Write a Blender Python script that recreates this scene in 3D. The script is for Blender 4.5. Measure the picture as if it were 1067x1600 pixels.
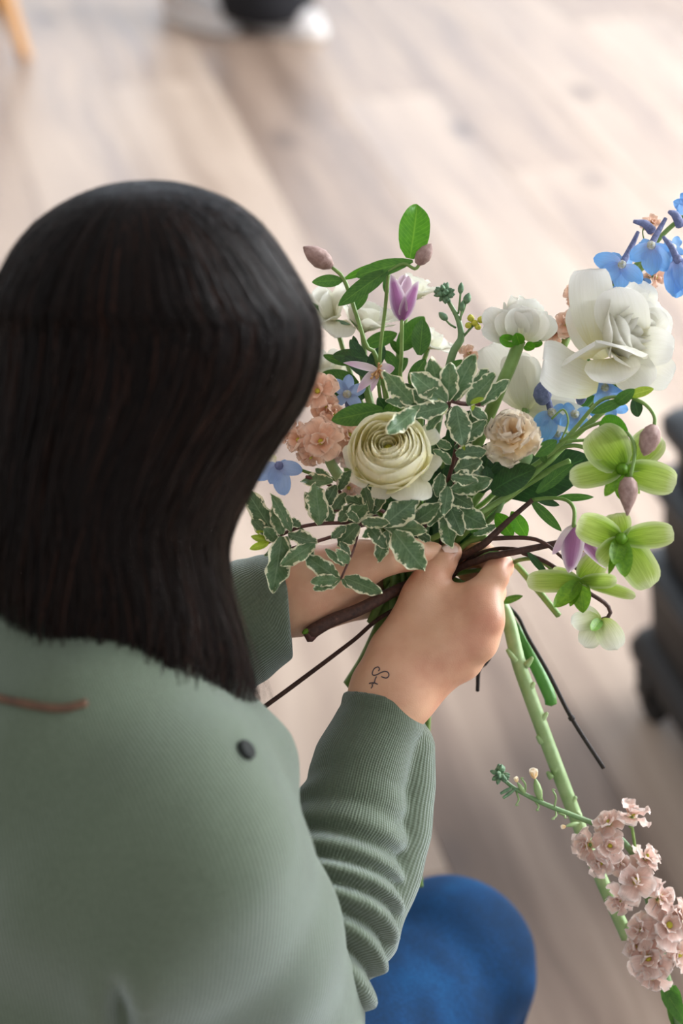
import bpy, math, random
import numpy as np
from mathutils import Vector, Matrix
from mathutils.bvhtree import BVHTree

for o in list(bpy.data.objects):
    bpy.data.objects.remove(o)
scene = bpy.context.scene
col = scene.collection

# ------------------------------------------------------------------ camera
CAM_H, PITCH, FPX = 1.71, math.radians(31), 3150.0
CAM = Vector((0, 0, CAM_H))
AX_R = Vector((1, 0, 0))
AX_F = Vector((0, math.cos(PITCH), -math.sin(PITCH)))
AX_U = Vector((0, math.sin(PITCH), math.cos(PITCH)))
cam_data = bpy.data.cameras.new('camera')
cam = bpy.data.objects.new('camera', cam_data)
col.objects.link(cam)
cam.location = CAM
cam.rotation_euler = (math.pi / 2 - PITCH, 0, 0)
cam_data.sensor_width = 36
cam_data.lens = FPX / 1600 * 36
cam_data.clip_start = 0.05
cam_data.dof.use_dof = True
cam_data.dof.focus_distance = 1.395
cam_data.dof.aperture_fstop = 3.7
scene.camera = cam

# ------------------------------------------------------------------ light
def lin(h):
    h = h.lstrip('#')
    out = []
    for i in (0, 2, 4):
        c = int(h[i:i + 2], 16) / 255
        out.append(c / 12.92 if c <= 0.04045 else ((c + 0.055) / 1.055) ** 2.4)
    return (*out, 1)

world = bpy.data.worlds.new('room_light')
scene.world = world
world.use_nodes = True
bg = world.node_tree.nodes['Background']
bg.inputs[0].default_value = (0.98, 0.98, 1.0, 1)
bg.inputs[1].default_value = 0.54

def area(name, loc, target, sx, sy, power, color):
    l = bpy.data.lights.new(name, 'AREA')
    l.shape = 'RECTANGLE'
    l.size, l.size_y, l.energy, l.color = sx, sy, power, color
    o = bpy.data.objects.new(name, l)
    col.objects.link(o)
    o.location = loc
    o.rotation_euler = (Vector(target) - Vector(loc)).to_track_quat('-Z', 'Y').to_euler()
    return o
area('window_far_offscreen', (0.75, 9.3, 2.4), (0.75, 0.0, 2.1), 6.5, 3.0, 135, (0.72, 0.85, 1.0))
area('window_right_offscreen', (4.42, 3.2, 2.3), (0.0, 1.4, 0.9), 5.6, 2.8, 560, (0.97, 0.98, 1.0))

scene.view_settings.view_transform = 'Standard'
scene.view_settings.look = 'None'
scene.view_settings.gamma = 1
scene.view_settings.use_curve_mapping = False
scene.view_settings.exposure = 0.43

# ------------------------------------------------------------------ helpers
rnd = random.Random(7)
W = {}          # world matrices by object name

def P(px, py, d):
    return CAM + d * (AX_F + AX_R * ((px - 533.5) / FPX) - AX_U * ((py - 800) / FPX))

def PF(px, py, z=0.0):
    d = AX_F + AX_R * ((px - 533.5) / FPX) - AX_U * ((py - 800) / FPX)
    return CAM + d * ((CAM_H - z) / -d.z)

def C3(r, u, t):           # direction: right, up in the picture plane, towards the lens
    return (AX_R * r + AX_U * u - AX_F * t).normalized()

def NP(v):
    return np.array(v, dtype=float)

def new_obj(name, data, parent=None, mw=None):
    o = bpy.data.objects.new(name, data)
    col.objects.link(o)
    mw = mw.copy() if mw is not None else Matrix.Identity(4)
    W[o.name] = mw
    if parent is not None:
        o.parent = parent
        o.matrix_basis = W[parent.name].inverted() @ mw
    else:
        o.matrix_basis = mw
    return o

def tag(o, label, cat, group=None, kind=None):
    o['label'] = label
    if cat: o['category'] = cat
    if group: o['group'] = group
    if kind: o['kind'] = kind
    return o

def thing(name, label, cat, loc, group=None):
    o = new_obj(name, None, None, Matrix.Translation(Vector(loc)))
    o.empty_display_size = 0.02
    return tag(o, label, cat, group)

def make_mesh(name, verts, faces, mat=None, uv=None, attrs=None, smooth=True):
    m = bpy.data.meshes.new(name)
    verts = np.asarray(verts, dtype=np.float64)
    m.from_pydata(verts.tolist(), [], faces if isinstance(faces, list) else faces.tolist())
    if smooth:
        m.polygons.foreach_set('use_smooth', np.ones(len(m.polygons), dtype=bool))
    if uv is not None:
        lay = m.uv_layers.new(name='UVMap')
        li = np.zeros(len(m.loops), dtype=np.int32)
        m.loops.foreach_get('vertex_index', li)
        lay.data.foreach_set('uv', np.asarray(uv, dtype=np.float32)[li].ravel())
    if attrs:
        for k, a in attrs.items():
            at = m.attributes.new(k, 'FLOAT', 'POINT')
            at.data.foreach_set('value', np.asarray(a, dtype=np.float32))
    if mat is not None:
        m.materials.append(mat)
    m.update()
    return m

def part(name, verts, faces, mat, parent=None, mw=None, uv=None, attrs=None, smooth=True, world=True):
    """mesh given in world coordinates when mw is None, else in the frame mw"""
    if mw is None:
        base = W[parent.name].translation if parent is not None else Vector((0, 0, 0))
        mw = Matrix.Translation(base)
        verts = np.asarray(verts, dtype=float) - NP(base)
    return new_obj(name, make_mesh(name, verts, faces, mat, uv, attrs, smooth), parent, mw)

def grid_faces(nu, nv, wrap=False):
    f = []
    for j in range(nv - 1):
        for i in range(nu if wrap else nu - 1):
            a, b = j * nu + i, j * nu + (i + 1) % nu
            f.append((a, b, b + nu, a + nu))
    return f

def spline(pts, n):
    p = np.array([NP(q) for q in pts])
    if len(p) == 2:
        t = np.linspace(0, 1, n)[:, None]
        return p[0] * (1 - t) + p[1] * t
    p = np.vstack([2 * p[0] - p[1], p, 2 * p[-1] - p[-2]])
    k = len(p) - 3
    out = []
    for s in np.linspace(0, k - 1e-9, n):
        i = int(s); t = s - i
        a, b, c, d = p[i], p[i + 1], p[i + 2], p[i + 3]
        out.append(0.5 * (2 * b + (c - a) * t + (2 * a - 5 * b + 4 * c - d) * t * t + (3 * b - 3 * c + d - a) * t ** 3))
    return np.array(out)

def tube(pts, radii, seg=8, n=None, cap=True):
    if n is None: n = max(4, 4 * (len(pts) - 1) + 1)
    c = spline(pts, n)
    r = np.interp(np.linspace(0, 1, n), np.linspace(0, 1, len(radii)), radii) if hasattr(radii, '__len__') else np.full(n, radii)
    t = np.gradient(c, axis=0)
    t /= np.linalg.norm(t, axis=1)[:, None] + 1e-12
    ref = np.array([0.3, 0.2, 0.93]) if abs(t[0][2]) < 0.9 else np.array([1.0, 0, 0])
    x = np.cross(t[0], ref); x /= np.linalg.norm(x)
    V = []
    for i in range(n):
        x = x - t[i] * (x @ t[i]); x /= np.linalg.norm(x)
        y = np.cross(t[i], x)
        for k in range(seg):
            a = 2 * math.pi * k / seg
            V.append(c[i] + r[i] * (math.cos(a) * x + math.sin(a) * y))
    F = grid_faces(seg, n, True)
    if cap:
        V.append(c[0] - t[0] * r[0] * 0.4); V.append(c[-1] + t[-1] * r[-1] * 0.4)
        b = len(V)
        for k in range(seg):
            F.append((b - 2, (k + 1) % seg, k))
            F.append((b - 1, (n - 1) * seg + k, (n - 1) * seg + (k + 1) % seg))
    return np.array(V), F

def merge(*vf):
    V, F, o = [], [], 0
    for v, f in vf:
        V.append(np.asarray(v)); F += [tuple(i + o for i in q) for q in f]; o += len(v)
    return np.vstack(V), F

def box(lo, hi, bev=0.0):
    """axis box with chamfered edges"""
    lo, hi = NP(lo), NP(hi)
    c, h = (lo + hi) / 2, (hi - lo) / 2
    b = min(bev, h.min() * 0.45)
    if b <= 0:
        V = [c + h * np.array(s) for s in [(-1,-1,-1),(1,-1,-1),(1,1,-1),(-1,1,-1),(-1,-1,1),(1,-1,1),(1,1,1),(-1,1,1)]]
        return np.array(V), [(0,3,2,1),(4,5,6,7),(0,1,5,4),(1,2,6,5),(2,3,7,6),(3,0,4,7)]
    V, idx = [], {}
    for sx in (-1, 1):
        for sy in (-1, 1):
            for sz in (-1, 1):
                for ax in range(3):
                    s = np.array([sx, sy, sz], float)
                    p = s * (h - b); p[ax] = s[ax] * h[ax]
                    idx[(sx, sy, sz, ax)] = len(V); V.append(c + p)
    F = []
    for ax in range(3):
        o = [a for a in range(3) if a != ax]
        for s in (-1, 1):
            q = []
            for (a, bb) in ((-1,-1),(1,-1),(1,1),(-1,1)):
                k = [0,0,0]; k[ax] = s; k[o[0]] = a; k[o[1]] = bb
                q.append(idx[(*k, ax)])
            F.append(tuple(q))
    for ax in range(3):
        o = [a for a in range(3) if a != ax]
        for a in (-1, 1):
            for bb in (-1, 1):
                k = [0,0,0]; k[o[0]] = a; k[o[1]] = bb
                k0 = list(k); k0[ax] = -1; k1 = list(k); k1[ax] = 1
                F.append((idx[(*k0, o[0])], idx[(*k1, o[0])], idx[(*k1, o[1])], idx[(*k0, o[1])]))
    for sx in (-1, 1):
        for sy in (-1, 1):
            for sz in (-1, 1):
                F.append(tuple(idx[(sx, sy, sz, a)] for a in range(3)))
    import bmesh
    bm = bmesh.new()
    vs = [bm.verts.new(v) for v in V]
    for f in F: bm.faces.new([vs[i] for i in f])
    bmesh.ops.recalc_face_normals(bm, faces=bm.faces)
    bm.verts.index_update()
    F = [tuple(v.index for v in f.verts) for f in bm.faces]
    bm.free()
    return np.array(V), F

def lathe(prof, seg=24, center=(0, 0, 0)):
    V = []
    for r, z in prof:
        for k in range(seg):
            a = 2 * math.pi * k / seg
            V.append((center[0] + r * math.cos(a), center[1] + r * math.sin(a), center[2] + z))
    return np.array(V), grid_faces(seg, len(prof), True)

# ------------------------------------------------------------------ implicit surfaces
def smin(a, b, k):
    h = np.maximum(k - np.abs(a - b), 0) / k
    return np.minimum(a, b) - h * h * k * 0.25

def cap_d(X, a, b, ra, rb, ret_t=False):
    a, b = NP(a).astype(np.float32), NP(b).astype(np.float32)
    ab = b - a
    t = np.clip(((X - a) @ ab) / (ab @ ab + 1e-12), 0, 1)
    d = np.linalg.norm(X - (a + t[:, None] * ab), axis=1) - (ra + t * (rb - ra))
    return (d, t) if ret_t else d

def ell_d(X, c, axes, rad):
    q = (X - NP(c).astype(np.float32)) @ np.array([NP(a) for a in axes], dtype=np.float32).T
    rad = np.array(rad, dtype=np.float32)
    k0 = np.linalg.norm(q / rad, axis=1)
    k1 = np.linalg.norm(q / (rad * rad), axis=1) + 1e-9
    return k0 * (k0 - 1) / k1

def surface_nets(f, lo, hi, h, smooth=2):
    lo, hi = NP(lo), NP(hi)
    n = np.ceil((hi - lo) / h).astype(int) + 1
    ax = [lo[i] + h * np.arange(n[i]) for i in range(3)]
    D = np.empty(tuple(n), dtype=np.float32)
    step = max(1, int(400000 / (n[1] * n[2])))
    for i in range(0, n[0], step):
        g = np.stack(np.meshgrid(ax[0][i:i + step], ax[1], ax[2], indexing='ij'), -1).reshape(-1, 3).astype(np.float32)
        D[i:i + step] = f(g).reshape(-1, n[1], n[2])
    ins = D < 0
    c = [slice(0, -1), slice(1, None)]
    cnt = sum(ins[c[i], c[j], c[k]].astype(np.int8) for i in (0, 1) for j in (0, 1) for k in (0, 1))
    mask = (cnt > 0) & (cnt < 8)
    cells = np.argwhere(mask)
    idx = -np.ones(mask.shape, dtype=np.int64); idx[mask] = np.arange(len(cells))
    acc = np.zeros((len(cells), 3)); num = np.zeros(len(cells))
    for a in range(3):
        o = [x for x in range(3) if x != a]
        for p in (0, 1):
            for q in (0, 1):
                off0 = np.zeros(3, int); off0[o[0]] = p; off0[o[1]] = q
                off1 = off0.copy(); off1[a] = 1
                i0, i1 = cells + off0, cells + off1
                d0, d1 = D[tuple(i0.T)], D[tuple(i1.T)]
                cr = (d0 < 0) != (d1 < 0)
                t = np.where(cr, d0 / np.where(cr, d0 - d1, 1), 0)
                pos = i0.astype(float); pos[:, a] += t
                acc[cr] += pos[cr]; num[cr] += 1
    V = lo + h * acc / num[:, None]
    F = []
    for a in range(3):
        o = [(a + 1) % 3, (a + 2) % 3]
        s0 = [slice(None)] * 3; s1 = [slice(None)] * 3
        s0[a] = slice(0, -1); s1[a] = slice(1, None)
        x0, x1 = ins[tuple(s0)], ins[tuple(s1)]
        e = np.argwhere(x0 != x1)
        ok = (e[:, o[0]] > 0) & (e[:, o[1]] > 0) & (e[:, o[0]] < n[o[0]] - 1) & (e[:, o[1]] < n[o[1]] - 1)
        e = e[ok]
        def cell(p, q):
            k = e.copy(); k[:, o[0]] -= p; k[:, o[1]] -= q
            return idx[tuple(k.T)]
        quad = np.stack([cell(1, 1), cell(0, 1), cell(0, 0), cell(1, 0)], 1)
        flip = ~x0[tuple(e.T)]
        quad[flip] = quad[flip][:, ::-1]
        F.append(quad)
    F = np.vstack(F)
    for _ in range(smooth):
        S = np.zeros_like(V); N = np.zeros(len(V))
        for i in range(4):
            for j in (1, 3):
                np.add.at(S, F[:, i], V[F[:, (i + j) % 4]]); np.add.at(N, F[:, i], 1)
        V = 0.5 * V + 0.5 * S / np.maximum(N, 1)[:, None]
    return V, F

# ------------------------------------------------------------------ materials
MATS = {}
def mat_new(name):
    m = bpy.data.materials.new(name); m.use_nodes = True
    MATS[name] = m
    nt = m.node_tree
    return m, nt, nt.nodes['Principled BSDF'], nt.nodes['Material Output']

def N(nt, t, **kw):
    n = nt.nodes.new(t)
    for k, v in kw.items():
        if k.startswith('i_'):
            key = k[2:]
            n.inputs[int(key) if key.isdigit() else key.replace('_', ' ')].default_value = v
        else:
            setattr(n, k, v)
    return n

def ramp(nt, fac, stops, interp='LINEAR'):
    r = nt.nodes.new('ShaderNodeValToRGB')
    r.color_ramp.interpolation = interp
    el = r.color_ramp.elements
    while len(el) < len(stops): el.new(0.5)
    for e, (p, c) in zip(el, stops):
        e.position = p; e.color = c if not isinstance(c, str) else lin(c)
    nt.links.new(fac, r.inputs[0])
    return r.outputs[0]

def mixc(nt, fac, a, b, blend='MIX'):
    m = nt.nodes.new('ShaderNodeMix'); m.data_type = 'RGBA'; m.blend_type = blend
    for s, v in ((m.inputs[0], fac), (m.inputs[6], a), (m.inputs[7], b)):
        if isinstance(v, bpy.types.NodeSocket): nt.links.new(v, s)
        else: s.default_value = v if not isinstance(v, str) else lin(v)
    return m.outputs[2]

def mathn(nt, op, a, b=None, c=None):
    m = nt.nodes.new('ShaderNodeMath'); m.operation = op
    for i, v in enumerate((a, b, c)):
        if v is None: continue
        if isinstance(v, bpy.types.NodeSocket): nt.links.new(v, m.inputs[i])
        else: m.inputs[i].default_value = v
    return m.outputs[0]

def plain(name, color, rough=0.5, metal=0.0, noise=0.0, nscale=40, dark=None):
    m, nt, b, out = mat_new(name)
    b.inputs['Roughness'].default_value = rough
    b.inputs['Metallic'].default_value = metal
    if noise:
        tc = N(nt, 'ShaderNodeTexCoord'); nz = N(nt, 'ShaderNodeTexNoise', i_Scale=nscale, i_Detail=3.0)
        nt.links.new(tc.outputs['Object'], nz.inputs['Vector'])
        nt.links.new(ramp(nt, nz.outputs[0], [(0.3, dark or color), (0.7, color)]), b.inputs['Base Color'])
        bp = N(nt, 'ShaderNodeBump', i_Strength=noise, i_Distance=0.002)
        nt.links.new(nz.outputs[0], bp.inputs['Height']); nt.links.new(bp.outputs[0], b.inputs['Normal'])
    else:
        b.inputs['Base Color'].default_value = lin(color)
    return m

def translucent_mix(nt, b, out, color_socket, fac):
    tr = N(nt, 'ShaderNodeBsdfTranslucent')
    nt.links.new(color_socket, tr.inputs[0])
    mx = N(nt, 'ShaderNodeMixShader'); mx.inputs[0].default_value = fac
    nt.links.new(b.outputs[0], mx.inputs[1]); nt.links.new(tr.outputs[0], mx.inputs[2])
    nt.links.new(mx.outputs[0], out.inputs['Surface'])

def petal_mat(name, stops, edge=None, edge_amt=0.0, trans=0.35, vein=0.12, rough=0.6, stripe=None):
    """stops: colour along the petal from base to tip; edge: colour at its margins; stripe: colour down its middle"""
    m, nt, b, out = mat_new(name)
    uv = N(nt, 'ShaderNodeUVMap'); sep = N(nt, 'ShaderNodeSeparateXYZ')
    nt.links.new(uv.outputs[0], sep.inputs[0])
    oi = N(nt, 'ShaderNodeObjectInfo')
    mp = N(nt, 'ShaderNodeMapping'); mp.inputs['Scale'].default_value = (26, 2.2, 1)
    nt.links.new(uv.outputs[0], mp.inputs[0])
    cx = N(nt, 'ShaderNodeCombineXYZ'); nt.links.new(oi.outputs['Random'], cx.inputs[0])
    ad = N(nt, 'ShaderNodeVectorMath', operation='SCALE'); ad.inputs['Scale'].default_value = 40
    nt.links.new(cx.outputs[0], ad.inputs[0]); nt.links.new(ad.outputs[0], mp.inputs['Location'])
    nz = N(nt, 'ShaderNodeTexNoise', i_Scale=1.0, i_Detail=2.0)
    nt.links.new(mp.outputs[0], nz.inputs['Vector'])
    vv = mathn(nt, 'ADD', sep.outputs[1], mathn(nt, 'MULTIPLY', mathn(nt, 'SUBTRACT', nz.outputs[0], 0.5), 0.35))
    c = ramp(nt, vv, stops)
    au = mathn(nt, 'ABSOLUTE', mathn(nt, 'SUBTRACT', mathn(nt, 'MULTIPLY', sep.outputs[0], 2.0), 1.0))
    if stripe:
        s = ramp(nt, mathn(nt, 'ADD', au, mathn(nt, 'MULTIPLY', mathn(nt, 'SUBTRACT', nz.outputs[0], 0.5), 0.3)), [(0.25, (1, 1, 1, 1)), (0.75, (0, 0, 0, 1))])
        c = mixc(nt, s, c, stripe)
    if edge:
        av = mathn(nt, 'MAXIMUM', au, mathn(nt, 'POWER', sep.outputs[1], 2.5))
        e = ramp(nt, av, [(0.6, (0, 0, 0, 1)), (1.0, (edge_amt,) * 3 + (1,))])
        c = mixc(nt, e, c, edge)
    dk = ramp(nt, nz.outputs[0], [(0.25, (1 - vein,) * 3 + (1,)), (0.75, (1, 1, 1, 1))])
    c = mixc(nt, 1.0, c, dk, 'MULTIPLY')
    c = mixc(nt, 1.0, c, ramp(nt, oi.outputs['Random'], [(0.0, (0.92, 0.92, 0.93, 1)), (1.0, (1.0, 1.0, 1.0, 1))]), 'MULTIPLY')
    nt.links.new(c, b.inputs['Base Color'])
    b.inputs['Roughness'].default_value = rough
    b.inputs['Specular IOR Level'].default_value = 0.3
    bp = N(nt, 'ShaderNodeBump', i_Strength=0.25, i_Distance=0.0006)
    nt.links.new(nz.outputs[0], bp.inputs['Height']); nt.links.new(bp.outputs[0], b.inputs['Normal'])
    translucent_mix(nt, b, out, c, trans)
    return m

def leaf_mat(name, green, dark, margin=None, trans=0.25, rough=0.4, mwidth=0.7, vein_col=None):
    m, nt, b, out = mat_new(name)
    uv = N(nt, 'ShaderNodeUVMap'); sep = N(nt, 'ShaderNodeSeparateXYZ')
    nt.links.new(uv.outputs[0], sep.inputs[0])
    oi = N(nt, 'ShaderNodeObjectInfo')
    cx = N(nt, 'ShaderNodeCombineXYZ'); nt.links.new(oi.outputs['Random'], cx.inputs[0])
    sc = N(nt, 'ShaderNodeVectorMath', operation='SCALE'); sc.inputs['Scale'].default_value = 37
    nt.links.new(cx.outputs[0], sc.inputs[0])
    mp = N(nt, 'ShaderNodeMapping'); mp.inputs['Scale'].default_value = (3, 6, 1)
    nt.links.new(uv.outputs[0], mp.inputs[0]); nt.links.new(sc.outputs[0], mp.inputs['Location'])
    nz = N(nt, 'ShaderNodeTexNoise', i_Scale=1.6, i_Detail=4.0)
    nt.links.new(mp.outputs[0], nz.inputs['Vector'])
    c = ramp(nt, nz.outputs[0], [(0.3, dark), (0.7, green)])
    rv = ramp(nt, oi.outputs['Random'], [(0.0, (0.75, 0.75, 0.75, 1)), (1.0, (1.15, 1.15, 1.05, 1))])
    c = mixc(nt, 1.0, c, rv, 'MULTIPLY')
    au = mathn(nt, 'ABSOLUTE', mathn(nt, 'SUBTRACT', mathn(nt, 'MULTIPLY', sep.outputs[0], 2.0), 1.0))
    # side veins: fine stripes slanting forward
    ph = mathn(nt, 'SINE', mathn(nt, 'MULTIPLY', mathn(nt, 'SUBTRACT', sep.outputs[1], mathn(nt, 'MULTIPLY', au, 0.22)), 75.0))
    mid = ramp(nt, au, [(0.0, (1, 1, 1, 1)), (0.09, (0, 0, 0, 1))])
    vm = mathn(nt, 'MAXIMUM', mathn(nt, 'MULTIPLY', ramp(nt, ph, [(0.8, (0, 0, 0, 1)), (1.0, (1, 1, 1, 1))]), 0.28), mathn(nt, 'MULTIPLY', mid, 0.6))
    c = mixc(nt, vm, c, vein_col or green)
    if margin:
        e = mathn(nt, 'MAXIMUM', au, mathn(nt, 'MULTIPLY', mathn(nt, 'POWER', sep.outputs[1], 5.0), 0.98))
        nz2 = N(nt, 'ShaderNodeTexNoise', i_Scale=1.5, i_Detail=4.0)
        nt.links.new(mp.outputs[0], nz2.inputs['Vector'])
        e = mathn(nt, 'ADD', e, mathn(nt, 'MULTIPLY', mathn(nt, 'SUBTRACT', nz2.outputs[0], 0.5), 1.1))
        c = mixc(nt, ramp(nt, e, [(mwidth - 0.03, (0, 0, 0, 1)), (mwidth + 0.04, (1, 1, 1, 1))]), c, margin)
    nt.links.new(c, b.inputs['Base Color'])
    b.inputs['Roughness'].default_value = rough
    b.inputs['Specular IOR Level'].default_value = 0.45
    bp = N(nt, 'ShaderNodeBump', i_Strength=0.3, i_Distance=0.0006)
    nt.links.new(vm, bp.inputs['Height']); nt.links.new(bp.outputs[0], b.inputs['Normal'])
    translucent_mix(nt, b, out, c, trans)
    return m

M_RAN = petal_mat('ranunculus_petal', [(0.0, '#f2ec9c'), (0.5, '#f9f4c4'), (1.0, '#fcf9e2')], trans=0.5, vein=0.04)
M_RANP = petal_mat('ranunculus_outer_petal', [(0.0, '#ece9c0'), (0.6, '#f2efd8'), (1.0, '#f3f1e4')], trans=0.3, vein=0.1)
M_WHITE = petal_mat('white_petal', [(0.0, '#e9e8b8'), (0.3, '#f3f1de'), (1.0, '#f6f5ec')], trans=0.3, vein=0.06)
M_ROSE = petal_mat('rose_petal', [(0.0, '#efe8b4'), (0.35, '#f2f0dd'), (1.0, '#f6f5ee')], trans=0.28, vein=0.05)
M_CARN = petal_mat('carnation_petal', [(0.0, '#fbdfae'), (0.5, '#fdebc8'), (1.0, '#fdf3e2')], trans=0.58, vein=0.05)
M_PEACH = petal_mat('stock_petal', [(0.0, '#dfd48a'), (0.25, '#edbc9e'), (1.0, '#f3cfb5')], edge='#f6ddca', edge_amt=0.7, trans=0.32, vein=0.12)
M_PINKSTOCK = petal_mat('dusty_stock_petal', [(0.0, '#e6da6a'), (0.25, '#efcabb'), (1.0, '#f6dcd0')], edge='#fbeee6', edge_amt=0.85, trans=0.32, vein=0.18)
M_BLUE = petal_mat('delphinium_petal', [(0.0, '#c3c8f2'), (0.3, '#9cc4f6'), (1.0, '#79b8f6')], trans=0.35, vein=0.2)
M_BLUEP = petal_mat('pale_delphinium_petal', [(0.0, '#b4c3e6'), (0.4, '#aac4ec'), (1.0, '#9dbbea')], trans=0.35, vein=0.2)
M_SPUR = plain('delphinium_spur', '#777fa8', 0.7, noise=0.5, nscale=400, dark='#5b6488')
M_BEE = plain('delphinium_eye', '#cfd2dc', 0.7, noise=0.6, nscale=500, dark='#a8a465')
M_HELL = petal_mat('hellebore_sepal', [(0.0, '#6fa01c'), (0.35, '#9abd3c'), (0.8, '#b4cb66'), (1.0, '#cfdd9c')], edge='#e6eec0', edge_amt=0.6, trans=0.42, vein=0.28)
M_HELLW = petal_mat('pale_hellebore_sepal', [(0.0, '#a9bf4a'), (0.4, '#dde4b4'), (1.0, '#f3f5e6')], trans=0.4, vein=0.12)
M_BRACT = leaf_mat('hellebore_bract', '#7fae2c', '#5f9220', trans=0.4)
M_CLEM = petal_mat('clematis_petal', [(0.0, '#9c6a96'), (0.5, '#c096bb'), (1.0, '#d9b9ce')], edge='#f0e4ea', edge_amt=0.95, trans=0.35, vein=0.2, stripe='#a9709f')
M_CLEMP = petal_mat('clematis_pale_petal', [(0.0, '#e6d9d6'), (0.5, '#ead6de'), (1.0, '#d9a9cc')], edge='#f3ecee', edge_amt=0.6, trans=0.35, vein=0.15)
M_BUD = plain('clematis_bud', '#a88c84', 0.65, noise=0.3, nscale=260, dark='#86685f')
M_BUDG = plain('stock_bud', '#7a9a72', 0.6, noise=0.3, nscale=300, dark='#527558')
M_STAMEN = plain('clematis_stamen', '#d6b07c', 0.7, noise=0.3, nscale=400, dark='#b98653')
M_YEL = plain('yellow_centre', '#d9cf4a', 0.6, noise=0.3, nscale=500, dark='#a8b038')
M_LEAF = leaf_mat('green_leaf', '#4f7f2b', '#3a6a22', trans=0.32, vein_col='#6f9a3c')
M_LEAFB = leaf_mat('bright_leaf', '#5da01e', '#4a8c18', trans=0.42, vein_col='#8abf3a')
M_LEAFD = leaf_mat('dark_leaf', '#2f5a2a', '#1f4420', trans=0.12, rough=0.35, vein_col='#4c7a3c')
M_PITT = leaf_mat('variegated_leaf', '#6d8a62', '#4e6e48', margin='#e9e8c6', trans=0.2, rough=0.36, mwidth=0.8, vein_col='#8aa47e')
M_YOUNG = leaf_mat('young_leaf', '#b8cf45', '#9abb30', trans=0.4, vein_col='#cfe070')

def stem_mat(name, a, b_, rough=0.45, scale=90, bump=0.2, stretch=0.15):
    m, nt, b, out = mat_new(name)
    tc = N(nt, 'ShaderNodeTexCoord')
    nz = N(nt, 'ShaderNodeTexNoise', i_Scale=scale, i_Detail=4.0)
    nt.links.new(tc.outputs['Object'], nz.inputs['Vector'])
    nt.links.new(ramp(nt, nz.outputs[0], [(0.3, a), (0.7, b_)]), b.inputs['Base Color'])
    b.inputs['Roughness'].default_value = rough
    bp = N(nt, 'ShaderNodeBump', i_Strength=bump, i_Distance=0.001)
    nt.links.new(nz.outputs[0], bp.inputs['Height']); nt.links.new(bp.outputs[0], b.inputs['Normal'])
    return m
M_STEM = stem_mat('green_stem', '#64853a', '#819f55')
M_STEMP = stem_mat('pale_green_stem', '#82a062', '#9eb67f')
M_STEMG = stem_mat('bright_green_stem', '#47822f', '#5a9440')
M_STEMD = stem_mat('dark_green_stem', '#1f4a22', '#2f6030')
M_STEMB = stem_mat('bluish_green_stem', '#5c7f50', '#7d9c66')
M_TWIG = stem_mat('brown_twig', '#3a2620', '#57392e', rough=0.7, scale=350, bump=0.5)
M_TWIGR = stem_mat('reddish_twig', '#4a2a26', '#6a4038', rough=0.6, scale=250, bump=0.4)
M_BLACK = stem_mat('black_twig', '#17120f', '#2c221d', rough=0.7, scale=300, bump=0.4)
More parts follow.
